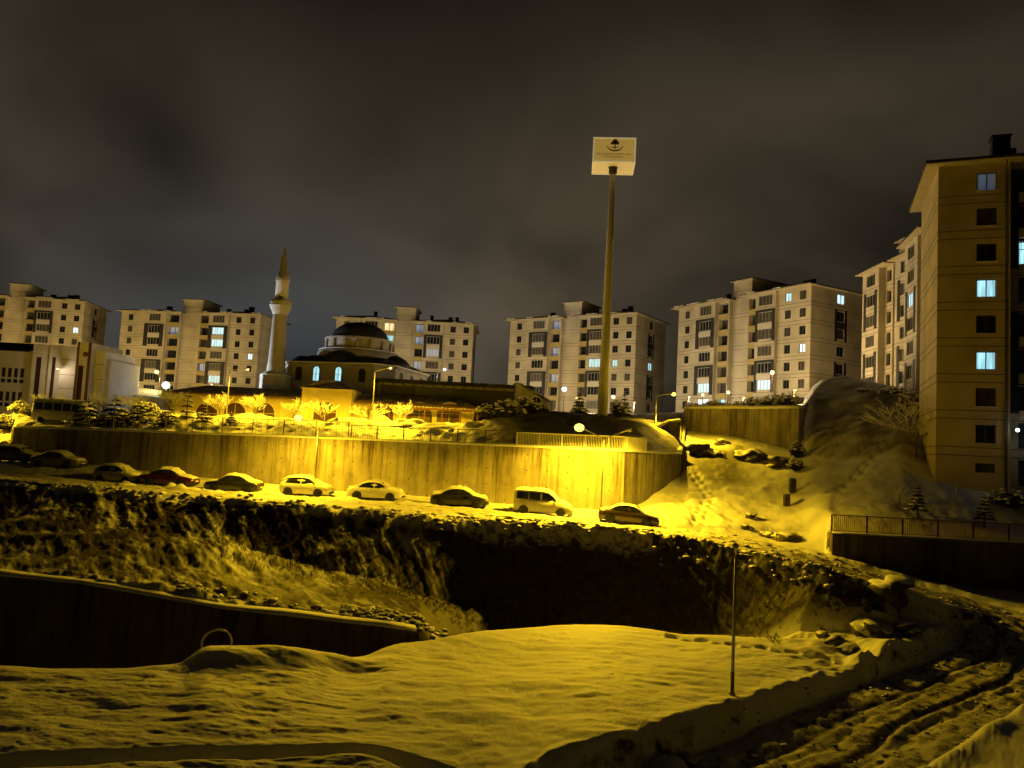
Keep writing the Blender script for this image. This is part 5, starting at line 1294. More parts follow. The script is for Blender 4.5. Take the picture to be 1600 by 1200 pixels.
CARS = {
 'sedan': dict(L=4.45, wh=(-1.33, 1.30), st=[(-2.22, .34, .62, .68, .70, .74, .5), (-2.16, .22, .80, .88, .80, .82, .66), (-1.75, .19, .86, .98, .84, .86, .68), (-1.45, .19, .88, 1.02, .85, .86, .66), (-1.0, .19, .89, 1.30, .85, .87, .62), (-.65, .19, .90, 1.42, .85, .87, .60), (-.1, .19, .90, 1.455, .85, .87, .60), (.35, .19, .90, 1.42, .85, .87, .60), (.75, .19, .89, 1.24, .85, .87, .62), (1.12, .19, .88, .98, .85, .87, .68), (1.6, .19, .80, .90, .84, .86, .68), (2.05, .22, .70, .80, .78, .80, .62), (2.2, .34, .56, .62, .66, .70, .5)],
   side=[[(-1.28, .95), (-.95, 1.22), (-.6, 1.35), (-.05, 1.37), (-.05, .95)], [(.02, .95), (.02, 1.37), (.38, 1.33), (.72, 1.14), (1.02, .95)]], ws=(1.08, .98, .52, 1.37), rw=(-1.42, 1.02, -.78, 1.36), H=1.45),
 'hatch': dict(L=4.1, wh=(-1.25, 1.2), st=[(-2.02, .34, .70, .95, .70, .76, .55), (-1.95, .22, .88, 1.12, .80, .83, .62), (-1.7, .19, .92, 1.34, .84, .86, .60), (-1.3, .19, .93, 1.47, .85, .87, .60), (-.6, .19, .94, 1.53, .85, .87, .60), (.0, .19, .94, 1.52, .85, .87, .60), (.4, .19, .94, 1.44, .85, .87, .60), (.85, .19, .92, 1.18, .85, .87, .64), (1.15, .19, .90, 1.02, .85, .87, .68), (1.55, .19, .82, .93, .84, .86, .66), (1.92, .22, .70, .80, .78, .80, .6), (2.03, .34, .56, .62, .66, .70, .5)],
   side=[[(-1.55, 1.0), (-1.35, 1.30), (-.9, 1.42), (-.3, 1.44), (-.3, 1.0)], [(-.22, 1.0), (-.22, 1.44), (.3, 1.38), (.66, 1.20), (.95, 1.0)]], ws=(1.08, 1.04, .52, 1.40), rw=(-1.98, 1.02, -1.62, 1.36), H=1.53),
 'van': dict(L=4.4, wh=(-1.4, 1.38), st=[(-2.2, .36, .9, 1.55, .76, .80, .66), (-2.15, .24, .98, 1.74, .82, .86, .70), (-1.8, .22, 1.02, 1.80, .86, .88, .72), (-1.0, .22, 1.03, 1.83, .87, .89, .73), (-.1, .22, 1.03, 1.83, .87, .89, .73), (.45, .22, 1.02, 1.76, .87, .89, .72), (.85, .22, 1.02, 1.45, .87, .89, .70), (1.2, .22, 1.00, 1.14, .87, .88, .70), (1.65, .22, .88, 1.0, .85, .87, .68), (2.05, .24, .74, .86, .80, .82, .62), (2.2, .36, .58, .66, .70, .74, .5)],
   side=[[(-2.0, 1.1), (-2.0, 1.62), (-1.12, 1.66), (-1.12, 1.1)], [(-1.04, 1.1), (-1.04, 1.66), (-.22, 1.66), (-.22, 1.1)], [(-.08, 1.1), (-.08, 1.66), (.45, 1.60), (.72, 1.42), (1.0, 1.1)]], ws=(1.14, 1.16, .56, 1.66), rw=(-2.21, 1.12, -2.17, 1.62), H=1.83),
}
def car(kind, px, Y, rz, flip, paint, label, name='parked_car', cat='car', snow=1.0, tilt=0.0, bare_side=True, glass='glass', seed=0):
    C_ = CARS[kind]; rs = random.Random(seed)
    p = gp(px, Y); D, Zr, _ = road_dist(p.x, p.y)
    if D[0] < RW: p.z = Zr[0]
    root = empty(name, (p.x, p.y, p.z-.03), rz+(math.pi if flip else 0), label, cat, 'cars parked along the foot of the wall')
    root.rotation_euler = (0, -tilt if flip else tilt, rz+(math.pi if flip else 0))
    paintm = paint
    b = loft_body(C_['st'])
    body = b.build('body', paintm, root)
    # dark wheel arches
    for k in C_['wh']:
        a = MB()
        for s in (-1, 1):
            n = 14; y0 = s*.875; vs = [(k+.37*math.cos(math.pi*i/n), y0+s*.012, .30+.37*math.sin(math.pi*i/n)) for i in range(n+1)]+[(k-.37, y0+s*.012, .2), (k+.37, y0+s*.012, .2)]
            a.add(vs, [tuple(range(len(vs)))], 0)
        a.build('wheel_arch', M['black'], root)
        for s in (-1, 1):
            o = inst('wheel', WT, root, (k, s*.80, .30)); o.rotation_euler = (R(90) if s < 0 else R(-90), 0, 0); inst('rim', WR, o)
    def ytop(x, z):   # half width of the shell at x, z
        st = C_['st']; i = max(0, min(len(st)-2, next((j for j in range(len(st)-1) if st[j+1][0] >= x), len(st)-2)))
        t = (x-st[i][0])/(st[i+1][0]-st[i][0]); v = [st[i][k]*(1-t)+st[i+1][k]*t for k in range(7)]
        zs = [v[2], v[2]+(v[3]-v[2])*.55, v[3]-(v[3]-v[2])*.12]; ws = [v[5]*.93, v[6]+(v[5]*.93-v[6])*.5, v[6]]
        return float(np.interp(z, zs, ws))
    for poly in C_['side']:
        for s in (-1, 1):
            m = MB(); cx = sum(q[0] for q in poly)/len(poly); cz = sum(q[1] for q in poly)/len(poly)
            vs = [(x, s*(ytop(x, z)+.014), z) for x, z in poly]+[(cx, s*(ytop(cx, cz)+.014), cz)]
            n = len(poly); m.add(vs, [(i, (i+1) % n, n) for i in range(n)], 0); m.build('side_window', M[glass], root)
    for nm, (x0, z0, x1, z1) in (('windscreen', C_['ws']), ('rear_window', C_['rw'])):
        m = MB(); sgn = 1 if nm == 'windscreen' else -1; w0, w1 = .70, .56
        m.add([(x0+sgn*.03, -w0, z0+.02), (x0+sgn*.03, w0, z0+.02), (x1+sgn*.03, w1, z1+.03), (x1+sgn*.03, -w1, z1+.03)], [(0, 1, 2, 3)], 0); m.build(nm, M[glass], root)
    F, B_ = C_['st'][-1][0], C_['st'][0][0]
    for s in (-1, 1):
        m = MB(); m.ball((F-.13, s*.58, .62), (.12, .16, .075), 8, 6); m.build('headlight', M['lens_off'], root)
        m = MB(); m.ball((B_+.10, s*.62, .82), (.08, .14, .10), 8, 6); m.build('taillight', M['tail'], root)
        m = MB(); m.box(.78, .95, s*.88-.02 if s > 0 else -1.0, 1.0 if s > 0 else -.86, .93, 1.06); m.build('wing_mirror', paintm, root)
    m = MB(); m.box(F-.02, F+.03, -.6, .6, .30, .42); m.build('bumper', M['black'], root)
    for xx in (F+.035, B_-.035):
        m = MB(); m.box(xx-.008, xx+.008, -.26, .26, .48, .59); m.build('number_plate', M['white_metal'], root)
    for x in (-.05,):
        m = MB()
        for s in (-1, 1): m.box(-.28, -.12, s*.875 if s > 0 else -.89, .89 if s > 0 else -.875, .80, .83)
        m.build('door_handle', M['dark_metal'], root)
    if snow > 0:   # snow lying on bonnet, roof and boot
        st = C_['st']; xs = np.linspace(B_+.05, F-.08, 40); rows_ = []
        for i, x in enumerate(xs):
            zt = float(np.interp(x, [q[0] for q in st], [q[3] for q in st])); zbm = float(np.interp(x, [q[0] for q in st], [q[2] for q in st])); wt = float(np.interp(x, [q[0] for q in st], [q[6] for q in st]))
            slope = abs(float(np.interp(x+.1, [q[0] for q in st], [q[3] for q in st]))-float(np.interp(x-.1, [q[0] for q in st], [q[3] for q in st])))/.2
            th = snow*(.10*(1-.5*min(1, slope))*(.75+.5*rs.random()))
            if i in (0, 39): th = .0
            row = []
            for j in range(13):
                t = -1+2*j/12; w = wt*1.10; e = max(0, 1-abs(t)**4)
                sag = -.07*(abs(t)**6); row.append((x, t*w, zt+.012+sag+th*e**.5*(.75+.9*float(fbm(np.array([x*2.1+seed*5]), np.array([t*1.4+seed]), 3, 3)[0]+.25))))
            rows_.append(row)
        vs = [q for r_ in rows_ for q in r_]; m = MB(); fs = [(i*13+j, (i+1)*13+j, (i+1)*13+j+1, i*13+j+1) for i in range(39) for j in range(12)]
        m.add(vs, fs, 0, True); m.build('snow_cover', M['carsnow'], root)
    return root
M['tail'] = simple('red_lens', (.35, .02, .01), .3)
M['rust'] = simple('rusty_railing_paint', (.16, .06, .03), .7)
M['carsnow'] = simple('car_snow', (.80, .80, .80), .6, var=.06, scale=4, bump=.3)
def paint(name, c, r=.3): return simple(name, c, r, var=.03, spec=.5)
PT = dict(white=paint('white_paint', (.62, .61, .58)), silver=paint('silver_paint', (.26, .26, .25)), black=paint('black_paint', (.02, .02, .022)), red=paint('dark_red_paint', (.045, .008, .006)), darkbrown=paint('dark_brown_paint', (.035, .022, .016)), navy=paint('dark_blue_paint', (.02, .022, .03)), grey=paint('grey_paint', (.10, .10, .10)))
car('hatch', 28, 70.5, R(-4), False, PT['grey'], 'leftmost parked car, barely visible in the shadow at the end of the row', seed=1)
car('sedan', 92, 68.0, R(-5), False, PT['grey'], 'snow-covered dark car in the shade, second from the left in the row', seed=2)
car('hatch', 187, 64.6, R(-14), False, PT['silver'], 'silver hatchback, third from the left, its bonnet pointing right', seed=3)
car('sedan', 265, 63.4, R(-3), False, PT['red'], 'dark red car with snow on its roof, fourth from the left', seed=4)
car('sedan', 365, 62.6, R(-3), True, PT['navy'], 'very dark saloon facing left, between the red car and the first white one', seed=5)
car('hatch', 479, 62.0, R(-6), False, PT['white'], 'white hatchback near the middle lamp, bonnet pointing right', seed=6, snow=1.1)
car('sedan', 587, 61.8, R(-4), False, PT['white'], 'pale saloon with two dark wheels showing, left of the black snow-topped car', seed=7, snow=1.1)
car('sedan', 718, 60.0, R(-2), False, PT['black'], 'black car with a thick snow blanket on roof and bonnet, left of the white van', seed=8, snow=1.5)
car('van', 848, 58.6, R(-8), False, PT['white'], 'white family van with dark side windows', 'parked_van', 'van', seed=9, snow=1.2, tilt=.03)
car('sedan', 981, 57.3, R(-9), False, PT['darkbrown'], 'glossy dark saloon at the right end of the row, below the glaring lamp', seed=10, snow=.25, tilt=.06)
# minibus on the terrace
def minibus():
    b = gp(98, 84); root = empty('minibus', b, R(3), 'snow-covered minibus on the terrace above the left end of the wall', 'minibus')
    st = [(-2.9, .4, 1.2, 2.2, .85, .95, .8), (-2.8, .35, 1.3, 2.45, .95, 1.0, .86), (0, .35, 1.3, 2.5, .98, 1.02, .88), (2.2, .35, 1.3, 2.4, .98, 1.02, .86), (2.7, .35, 1.25, 1.9, .95, 1.0, .8), (3.0, .45, 1.0, 1.2, .85, .9, .7)]
    loft_body(st).build('body', PT['white'], root)
    for i in range(5):
        for s in (-1, 1):
            m = MB(); x = -2.6+i*.98; y = s*1.0; m.add([(x, s*1.0, 1.4), (x+.85, s*1.0, 1.4), (x+.85, s*.945, 2.15), (x, s*.945, 2.15)], [(0, 1, 2, 3)]); m.build('side_window', M['glass'], root)
    for k in (-1.9, 1.9):
        for s in (-1, 1):
            o = inst('wheel', WT, root, (k, s*.93, .33)); o.rotation_euler = (R(90) if s < 0 else R(-90), 0, 0); inst('rim', WR, o)
    m = MB()
    for i in range(12): m.ball((-2.7+i*.47, 0, 2.42), (.45, .85, .22+.06*random.random()), 10, 6, jit=.06, flat=.8)
    m.build('snow_cover', M['carsnow'], root)
minibus()
# ------------------------------------------------------------------ vegetation
def branchy(seed, h, spread, levels=4, n0=6, snow=True, upright=.55, trunk_h=.35, r0=.06):
    """bare winter tree: returns trunk, crown meshes"""
    rs = random.Random(seed); tr = MB(); cr = MB(); sn = MB()
    tr.tube([(0, 0, -.2), (rs.uniform(-.05, .05), 0, h*trunk_h*.5), (rs.uniform(-.08, .08), rs.uniform(-.05, .05), h*trunk_h)], [r0*1.3, r0, r0*.8], 7)
    def grow(p, d, l, r, lev):
        p = Vector(p); mid = p+d*l*.5+Vector((rs.uniform(-1, 1), rs.uniform(-1, 1), rs.uniform(-.5, 1)))*l*.10; e = p+d*l
        cr.tube([p, mid, e], [r, r*.8, r*.55], 4 if lev > 1 else 3, 0, cap=False)
        if snow and lev <= 3:
            up = Vector((0, 0, r*.9)); sn.tube([p+up, mid+up*1.3, e+up], [r*.8+.008, r*.9+.012, r*.6+.006], 4, 0)
        if lev == 0: return
        for k in range(rs.choice((2, 3, 3))):
            a = d.copy(); ax = Vector((rs.uniform(-1, 1), rs.uniform(-1, 1), rs.uniform(-.3, .6)))
            nd = (a+ax*.75).normalized(); nd.z = nd.z*.8+.12; nd.normalize()
            grow(p+d*l*rs.uniform(.45, 1.0), nd, l*rs.uniform(.55, .8), r*.6, lev-1)
    for k in range(n0):
        a = 2*math.pi*k/n0+rs.uniform(-.4, .4); up = rs.uniform(upright*.6, upright*1.6)
        d = Vector((math.cos(a), math.sin(a), up)).normalized(); grow((0, 0, h*trunk_h*rs.uniform(.8, 1)), d, spread*rs.uniform(.42, .6), r0*.55, levels-1)
    return tr, cr, sn
TREE = {}
def tree(px, Y, h, spread, label, seed, group=None, name='bare_tree', levels=4, rz=0, **kw):
    b = gp(px, Y); root = empty(name, (b.x, b.y, b.z-.05), rz, label, 'tree', group)
    t, c, s = branchy(seed, h, spread, levels, **kw)
    t.build('trunk', M['bark'], root); co = c.build('crown', M['frost'], root); s.build('snow_on_branches', M['cap'], co); return root
def conifer(px, Y, h, w, label, seed, group=None, layers=7, snow=.5, trunk=.12, name='snowy_conifer'):
    rs = random.Random(seed); b = gp(px, Y); root = empty(name, (b.x, b.y, b.z-.05), 0, label, 'tree', group)
    t = MB(); t.tube([(0, 0, -.2), (0, 0, h*.96)], [.05+.02*h, .015], 7); t.build('trunk', M['bark'], root)
    nd = MB(); sn = MB()
    for L in range(layers):
        u = L/(layers-1); z = h*(trunk+(1-trunk)*u*.97); r = w/2*(1-u)**.8*rs.uniform(.85, 1.15)+.06; n = max(6, int(15*(1-u)+5))
        for k in range(n):
            a = 2*math.pi*k/n+rs.uniform(-.3, .3); rr = r*rs.uniform(.7, 1.15); d = Vector((math.cos(a), math.sin(a), 0)); s = Vector((-d.y, d.x, 0))
            # a drooping bough as a fan of needle blades
            m = 7
            for q in range(m):
                t0 = (q+.5)/m; c = d*rr*t0+Vector((0, 0, z-rr*.35*t0*t0)); bl = rr*.50*(1-t0*.5)
                for sg in (-1, 1):
                    tip = c+s*sg*bl+d*bl*.7+Vector((0, 0, rs.uniform(-.12, .03)*bl*3)); nd.add([c-d*bl*.18, c+d*bl*.22, tip], [(0, 1, 2)]); nd.add([c-d*bl*.1+Vector((0, 0, -.05)), c+d*bl*.3, tip+Vector((0, 0, -bl*.35))], [(0, 1, 2)])
            if rs.random() < snow:
                t0 = rs.uniform(.45, .85); c = d*rr*t0+Vector((0, 0, z-rr*.35*t0*t0+.03)); k2 = min(.34, rr*.34)+.02
                sn.ball(c, (k2*(.5+abs(d.x)), k2*(.5+abs(d.y)), k2*.32), 7, 4, jit=.25, rs=rs, flat=.6)
    sn.ball((0, 0, h*.98), (.06, .06, .09), 6, 4)
    c = nd.build('crown', M['needle'], root); sn.build('snow_on_boughs', M['cap'], c); return root
def shrub(px, Y, w, h, label, seed, group=None, snow=.7, n=90, dep=None, name='snowy_shrub', leaf='leaf', dz=0):
    """twig dome with pads of snow caught on it"""
    rs = random.Random(seed); b = gp(px, Y); root = empty(name, (b.x, b.y, b.z-.05+dz), 0, label, 'shrub', group); dep = dep or w*.8
    tw = MB(); sn = MB()
    for i in range(n):
        a = rs.uniform(0, 2*math.pi); q = rs.uniform(0, 1)**.5; e = Vector((math.cos(a)*q*w/2, math.sin(a)*q*dep/2, h*math.sqrt(max(.05, 1-q*q*.85))*rs.uniform(.6, 1.05)))
        s = Vector((e.x*.25, e.y*.25, 0)); tw.tube([s, (s+e)/2+Vector((rs.uniform(-.1, .1), rs.uniform(-.1, .1), .08)), e], [.022, .016, .006], 3, 0, cap=False)
        for k in range(7):
            c = e*rs.uniform(.5, 1)+Vector((rs.uniform(-.18, .18), rs.uniform(-.18, .18), rs.uniform(-.15, .1))); l = rs.uniform(.05, .13)
            v = Vector((rs.uniform(-1, 1), rs.uniform(-1, 1), rs.uniform(-1, 1))).normalized()*l; v2 = v.cross(Vector((rs.uniform(-1, 1), rs.uniform(-1, 1), 1))).normalized()*l*.5
            tw.add([c-v, c+v2, c+v, c-v2], [(0, 1, 2, 3)])
        if rs.random() < snow: r = rs.uniform(.10, .24)*(.6+w*.12); sn.ball(e+Vector((0, 0, .02)), (r, r, r*.55), 7, 4, jit=.25, rs=rs, flat=.5)
    c = tw.build('twigs', M[leaf], root); sn.build('snow_on_twigs', M['cap'], c); return root
def boulder(px, Y, s, label, seed, group='boulders on the slope right of the long wall', mat='boulder', sink=.3, ratio=(1, .8, .62), capped=True):
    rs = random.Random(seed); b = gp(px, Y); bm = bmesh.new(); bmesh.ops.create_icosphere(bm, subdivisions=3, radius=1)
    off = rs.uniform(0, 99)
    for v in bm.verts:
        n = v.co.normalized(); k = 1+1.1*float(fbm(np.array([n.x*1.2+off]), np.array([n.y*1.2+n.z*1.9]), seed, 3, .5)[0])
        v.co = Vector((n.x*s*ratio[0]*k, n.y*s*ratio[1]*k, n.z*s*ratio[2]*k))
        if v.co.z > s*ratio[2]*.75: v.co.z = s*ratio[2]*.75+(v.co.z-s*ratio[2]*.75)*.4
    for f in bm.faces: f.smooth = True
    me = bpy.data.meshes.new('boulder'); bm.to_mesh(me); bm.free(); me.materials.append(M[mat])
    o = bpy.data.objects.new('boulder', me); COL.objects.link(o); o.location = (b.x, b.y, b.z+s*ratio[2]*(1-sink)-s*ratio[2]*.45); o.rotation_euler = (0, 0, rs.uniform(0, 6)); tag(o, label, 'boulder', group); return o

# terrace: bare trees lit yellow in front of the arcade
tree(342, 98, 4.0, 2.3, 'round frosted tree glowing yellow under the lamp left of the arcade', 11, levels=5, n0=9, upright=.8)
tree(398, 98, 4.1, 2.2, 'frosted tree before the left arches, right of the round one', 12, levels=5, n0=9, upright=.9)
tree(457, 96, 3.5, 2.0, 'frosted tree at the left corner of the gatehouse', 13, levels=5, n0=9, upright=.8)
tree(502, 96, 3.6, 2.0, 'frosted tree in front of the gatehouse arch', 14, levels=5, n0=9, upright=.8)
tree(572, 92, 3.0, 2.5, 'wide snow-laden tree drooping at the right of the gatehouse', 15, levels=5, n0=9, upright=.35)
tree(627, 96, 3.9, 1.8, 'tall thin frosted tree in front of the canopy', 16, levels=5, n0=9, upright=.9)
tree(268, 104, 3.6, 2.4, 'frosted tree beside the kiosk', 17, levels=5, n0=9)
tree(205, 100, 3.4, 2.6, 'frosted tree in front of the low shed-roofed building', 18, levels=5, n0=9)
tree(160, 104, 3.2, 2.4, 'frosted tree at the right end of the institutional building', 19, levels=5, n0=9)
tree(75, 98, 3.2, 2.3, 'frosted tree in front of the institutional building', 20, levels=5, n0=9)
conifer(135, 80, 3.0, 3.2, 'dark conifer furthest left on the terrace, weighed down with snow', 21)
conifer(178, 80, 3.2, 3.4, 'dark conifer with heavy snow, second from the left on the terrace', 22)
conifer(213, 79, 2.5, 3.4, 'broad low conifer, third from the left on the terrace', 23)
conifer(262, 78, 2.4, 2.9, 'squat dark conifer standing right at the fence below the floodlight', 24)
conifer(291, 84, 3.9, 1.5, 'slim upright dark conifer right of the floodlight', 25, snow=.4)
conifer(316, 78, 2.2, 1.9, 'small conifer behind the wire fence below the arcade corner', 26)
conifer(360, 77, 1.5, 1.5, 'very small conifer behind the wire fence, alone', 27)
rs = random.Random(5)
ls = ['leftmost', 'second', 'third', 'fourth', 'fifth', 'sixth']
for i, (px, Y, w, h) in enumerate(((8, 88, 3.2, 1.7), (32, 90, 2.8, 1.5), (52, 87, 3.0, 1.3), (12, 79, 2.6, 1.0), (250, 88, 3, 1.0), (225, 92, 3.4, 1.4))):
    shrub(px, Y, w, h, '%s snow-heaped shrub from the left edge on the terrace' % ls[i] if i < 3 else ['low shrub beside the left end of the long wall', 'low snowy shrub behind the squat conifer', 'snowy shrub in front of the low shed-roofed building'][i-3], 40+i, snow=.9, n=110)
# terrace snow heaps
def heap(px, Y, w, d, h, label, seed):
    b = gp(px, Y); m = MB(); rs = random.Random(seed); n = 18
    vs = []; 
    for i in range(n+1):
        for j in range(n+1):
            u, v = -1+2*i/n, -1+2*j/n; r = math.hypot(u, v); k = max(0, 1-r*r)
            vs.append((u*w/2, v*d/2, h*k**.6*(1+.9*float(fbm(np.array([u*2+seed]), np.array([v*2.]), seed, 3)[0]))-.08))
    m.add(vs, [(i*(n+1)+j, (i+1)*(n+1)+j, (i+1)*(n+1)+j+1, i*(n+1)+j+1) for i in range(n) for j in range(n)], 0, True)
    o = m.build('snow_heap', M['cap'], None, (b.x, b.y, b.z)); tag(o, label, 'snow heap', 'heaps of cleared snow on the terrace')
for i, (px, Y, w, d, h, lb) in enumerate(((388, 90, 9, 4, 1.3, 'long heap of cleared snow before the left arches'), (475, 88, 7, 3.5, 1.4, 'heap of snow below the gatehouse'), (550, 87, 6, 3.5, 1.2, 'heap of snow at the right foot of the gatehouse'), (595, 86, 6.5, 4, 1.7, 'brightest and tallest snow heap, below the canopy'), (640, 85, 5, 3, 1.2, 'lower snow heap just right of the tallest one'), (690, 83, 7, 4, 1.0, 'snow heap at the foot of the scrubby mound'), (318, 92, 5, 3, 1.0, 'snow heap beside the slim upright conifer'))): heap(px, Y, w, d, h*.55, lb, 50+i)
for i, (px, Y, w, d, h, lb) in enumerate(((196, 61.6, 2.2, 1.2, .45, 'ploughed snow lump in front of the silver hatchback'), (283, 61.2, 3.6, 1.4, .55, 'ploughed snow lump in front of the red car'), (330, 60.8, 2.6, 1.2, .35, 'low ridge of ploughed snow between the red car and the dark saloon'), (420, 60.6, 3.2, 1.2, .4, 'ploughed snow left of the white hatchback'), (540, 60.2, 3.0, 1.1, .4, 'ploughed snow between the two white cars'), (655, 59.2, 4.0, 1.2, .4, 'ploughed snow left of the black snow-topped car'), (905, 58.0, 2.6, 1.6, .45, 'glaring snow pile between the van and the glossy dark saloon'), (790, 59.2, 2.6, 1.1, .4, 'ploughed snow behind the white van'))): heap(px, Y, w, d, h, lb, 150+i)
# mound scrub left and right of the sign
for i, (px, Y, w, h, lb) in enumerate(((765, 76, 3.4, 1.5, 'scrub bush at the left end of the mound'), (790, 75, 4.0, 1.7, 'biggest scrub bush on the mound behind the wall'), (818, 77, 3.6, 1.4, 'scrub bush in the middle of the mound'), (842, 78, 3.0, 1.0, 'low scrub bush near the pale annex'), (965, 82, 2.0, 1.9, 'dark bush just right of the tall sign pole'))):
    shrub(px, Y, w, h, lb, 60+i, snow=.4, n=130)
conifer(905, 92, 2.6, 2.0, 'dark conifer just left of the tall sign pole', 66, snow=.45)
conifer(975, 92, 3.0, 1.8, 'dark conifer right of the tall sign pole', 67, snow=.45)
# scrub above the shorter wall and on the smooth hill
hl = [(1085, 96, 3.0, .9, 'snowy shrub at the left end above the shorter wall'), (1118, 93, 3.4, 1.0, 'snowy shrub above the shorter wall, right of the leftmost one'), (1150, 91, 3.4, 1.1, 'snowy shrub above the middle of the shorter wall'), (1180, 89, 3.6, 1.3, 'snow-loaded shrub above the wall below the orange lamp'), (1208, 87.5, 3.6, 1.7, 'large dark snow-flecked shrub above the right end of the shorter wall'), (1232, 86, 3.2, 1.9, 'shrub at the very right end of the shorter wall'),
      (1395, 84, 3.0, 1.2, 'snow-covered shrub on the crest of the smooth hill'), (1352, 86, 2.0, .6, 'low shrub on the left part of the hill crest'), (1425, 79, 3.6, 1.7, 'shrub heaped with snow at the foot of the yellow-lit narrow block'), (1443, 76, 2.6, 1.4, 'shrub squeezed against the corner of the near tower'), (1246, 77.5, 1.8, 1.6, 'dark scrub clump hanging at the corner where the shorter wall ends'), (1244, 73.5, 1.6, 1.3, 'dark scrub clump just above the two stump posts'), (1578, 57.6, 3.6, 1.3, 'snow-covered bush under the near tower at the right edge')]
for i, (px, Y, w, h, lb) in enumerate(hl): shrub(px, Y, w, h, lb, 80+i, snow=.55, n=120)
tree(1432, 67, 5.2, 4.2, 'spreading snow-laden tree leaning on the corner of the near tower', 91, levels=5, n0=9, upright=.45, r0=.07)
tree(1225, 88, 2.8, 1.8, 'bare sapling in front of the big warm-lit block', 92, levels=3, n0=6)
tree(1405, 57.5, 2.3, .9, 'thin bare sapling on the slope left of the two small conifers', 93, levels=3, n0=4, r0=.03, upright=1.2)
conifer(1434, 55.6, 2.55, 1.15, 'small clipped conifer on a short stem, left one below the near tower', 94, layers=8, snow=.45, trunk=.34)
conifer(1538, 55.0, 2.45, 1.1, 'small clipped conifer on a short stem, right one below the near tower', 95, layers=8, snow=.45, trunk=.34)
# garden post with a knob
def post(px, Y, h, label, r=.04, mat='metal', knob=True, name='garden_post', w=None):
    b = gp(px, Y); m = MB()
    if w: m.box(-w, w, -w, w, -.2, h); m.ball((0, 0, h), (w*1.2, w*1.2, .12), 8, 5, flat=.8)
    else:
        m.tube([(0, 0, -.2), (0, 0, h)], r, 8); m.lathe([(r*3, 0), (r*3, .08), (r, .12)], n=8)
        if knob: m.ball((0, 0, h), r*2, 8, 6)
    o = m.build(name, M[mat], None, b); tag(o, label, 'post'); return o
post(1494, 57.3, 1.9, 'thin pale post with a knob in the garden below the near tower', .03)
post(1229, 63.5, .95, 'square snow-footed stump post on the bright slope, the lower of two', w=.22, mat='boulder')
post(1238, 66.5, 1.15, 'square dark stump post on the slope, the upper of two', w=.24, mat='boulder')
# boulders
bl = [(1083, 82, 1.1, 'dark boulder nearest the end of the long wall'), (1098, 80, 1.3, 'dark boulder right beside the one at the wall end'), (1118, 79, 1.0, 'third dark boulder from the end of the long wall'), (1160, 78.5, 1.3, 'flat dark boulder below the shorter wall'), (1185, 78, 1.6, 'large low boulder below the middle of the shorter wall'), (1215, 76, 1.4, 'low boulder below the right part of the shorter wall'),
      (1130, 84, .8, 'small boulder right at the foot of the shorter wall'), (1228, 56.2, .75, 'upright boulder with a snow hat by the road, right of the bright slope'), (1212, 56.8, .6, 'snow-hatted boulder just left of the upright one'), (1198, 57.0, .5, 'small snow-hatted boulder left of the pair by the road'), (1165, 58, .45, 'little dark stone on the bright slope'), (1172, 60.5, .6, 'tilted stone on the bright slope'),
      (1393, 44.9, 1.15, 'big black boulder on the inner edge of the road bend'), (1213, 50.0, .5, 'round dark stone on the edge of the road'), (1322, 41.6, .7, 'snow-capped boulder at the foot of the bank'), (1290, 42.6, .85, 'rounded snow mound rock at the back of the plateau'), (1360, 43.2, .9, 'snow-capped rock below the big black boulder'), (1420, 43.4, .8, 'snow-capped rock right of the one below the big black boulder'),
      (1045, 27.2, .8, 'dark rock sticking out at the near edge of the plateau, left of the lamp post'), (1075, 28.2, .6, 'snow-covered rock right at the near plateau edge'), (1022, 25.6, .55, 'rounded snow-capped rock low at the bottom edge'), (975, 53.4, .45, 'dark stone in the verge below the glossy dark saloon'), (1010, 53.6, .5, 'dark stone in the verge right of the glossy dark saloon')]
for i, (px, Y, s, lb) in enumerate(bl): boulder(px, Y, s, lb, 100+i)
# bent pipe loop sticking out of the snow
def loop():
    b = gp(338, 32.9); m = MB(); pts = []
    for i in range(15):
        t = i/14; a = math.pi*(1-t)*1.08-.1; pts.append((math.cos(a)*.62-.0, .1*math.sin(a*2), max(-.2, math.sin(a)*.62+.02+.12*t)))
    m.tube(pts, .04, 8); o = m.build('bent_hose', M['white_metal'], None, (b.x, b.y, b.z-.02)); tag(o, 'thin bent hose arching out of the snow at the pit edge', 'hose')
loop()
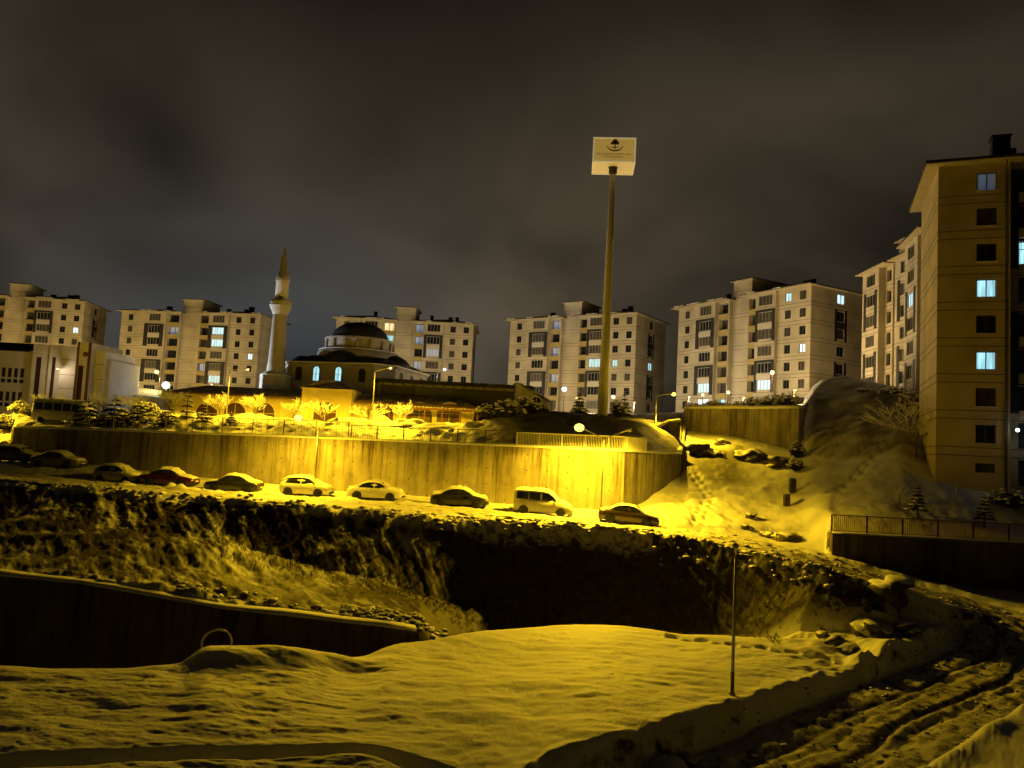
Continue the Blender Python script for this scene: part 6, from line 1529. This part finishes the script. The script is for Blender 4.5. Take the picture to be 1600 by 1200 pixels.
# churned snow lumps and stones: uncountable
def rubble(name, pts, label, seed, mat='stone', smin=.06, smax=.26):
    rs = random.Random(seed); m = MB()
    X = np.array([p[0] for p in pts]); Yy = np.array([p[1] for p in pts]); Z = H(X, Yy)
    D, Zr, _ = road_dist(X, Yy); Z = np.where(D < RW, Zr, Z)
    for x, y, z in zip(X, Yy, Z):
        s = rs.uniform(smin, smax)*rs.uniform(.5, 1); m.ball((x, y, z+s*.2), (s*rs.uniform(.8, 1.5), s*rs.uniform(.8, 1.3), s*.7), 6, 4, jit=.3, rs=rs)
    o = m.build(name, M[mat]); tag(o, label, None, None, 'stuff'); return o
def edgepts(n, p0, p1, line, d0, d1, seed):
    rs = random.Random(seed); out = []; A, Yl, Zl = LN[line]
    for i in range(n):
        a = (rs.uniform(p0, p1)-800)/FPX+.0; y = float(np.interp(a, A, Yl))+d0+(d1-d0)*rs.random()**1.0; out.append((a*y, y))
    return out
rubble('snow_rubble', edgepts(480, 640, 1330, 'E', -.7, 1.4, 1)+edgepts(160, 60, 640, 'E', -.8, 1.2, 2), 'broken snow and stones along the edge of the bank', 1)
rubble('snow_rubble', edgepts(240, 560, 720, 'P3', -.3, 3.0, 3)+edgepts(110, 300, 600, 'P3', .6, 2.4, 4), 'snow-dusted rubble at the end of the pit wall', 2)
_r = random.Random(9); rp = []
for i in range(1500):
    k = _r.randrange(len(RP)); d = _r.choice((-1, 1))*RW*_r.uniform(.55, 1.35) if _r.random() < .6 else _r.uniform(-RW, RW)
    a = RP[k]; b = RP[min(k+1, len(RP)-1)]; t = (b-a)[:2]; t = t/(np.linalg.norm(t)+1e-9)
    if a[0]/a[1] < .25: continue
    rp.append((a[0]-t[1]*d, a[1]+t[0]*d))
rubble('slush_lumps', rp, 'lumps of churned slush on and beside the road', 3, smin=.03, smax=.16)
# scrub stems on the dark bank
def bank_scrub():
    rs = random.Random(12); m = MB(); pts = edgepts(1500, 330, 1230, 'E', -7, -.8, 8)
    X = np.array([p[0] for p in pts]); Yy = np.array([p[1] for p in pts]); Z = H(X, Yy)
    for x, y, z in zip(X, Yy, Z):
        for k in range(3):
            e = Vector((x+rs.uniform(-.25, .25), y+rs.uniform(-.25, .1), z+rs.uniform(.08, .26))); m.tube([(x, y, z-.05), (Vector((x, y, z))+e)/2+Vector((0, 0, .08)), e], [.012, .01, .004], 3, cap=False)
    o = m.build('bank_scrub', M['leaf']); tag(o, 'dry scrub stems growing over the dark bank', None, None, 'stuff')
bank_scrub()
print('objects', len(bpy.data.objects), 'polys', sum(len(me.polygons) for me in bpy.data.meshes))
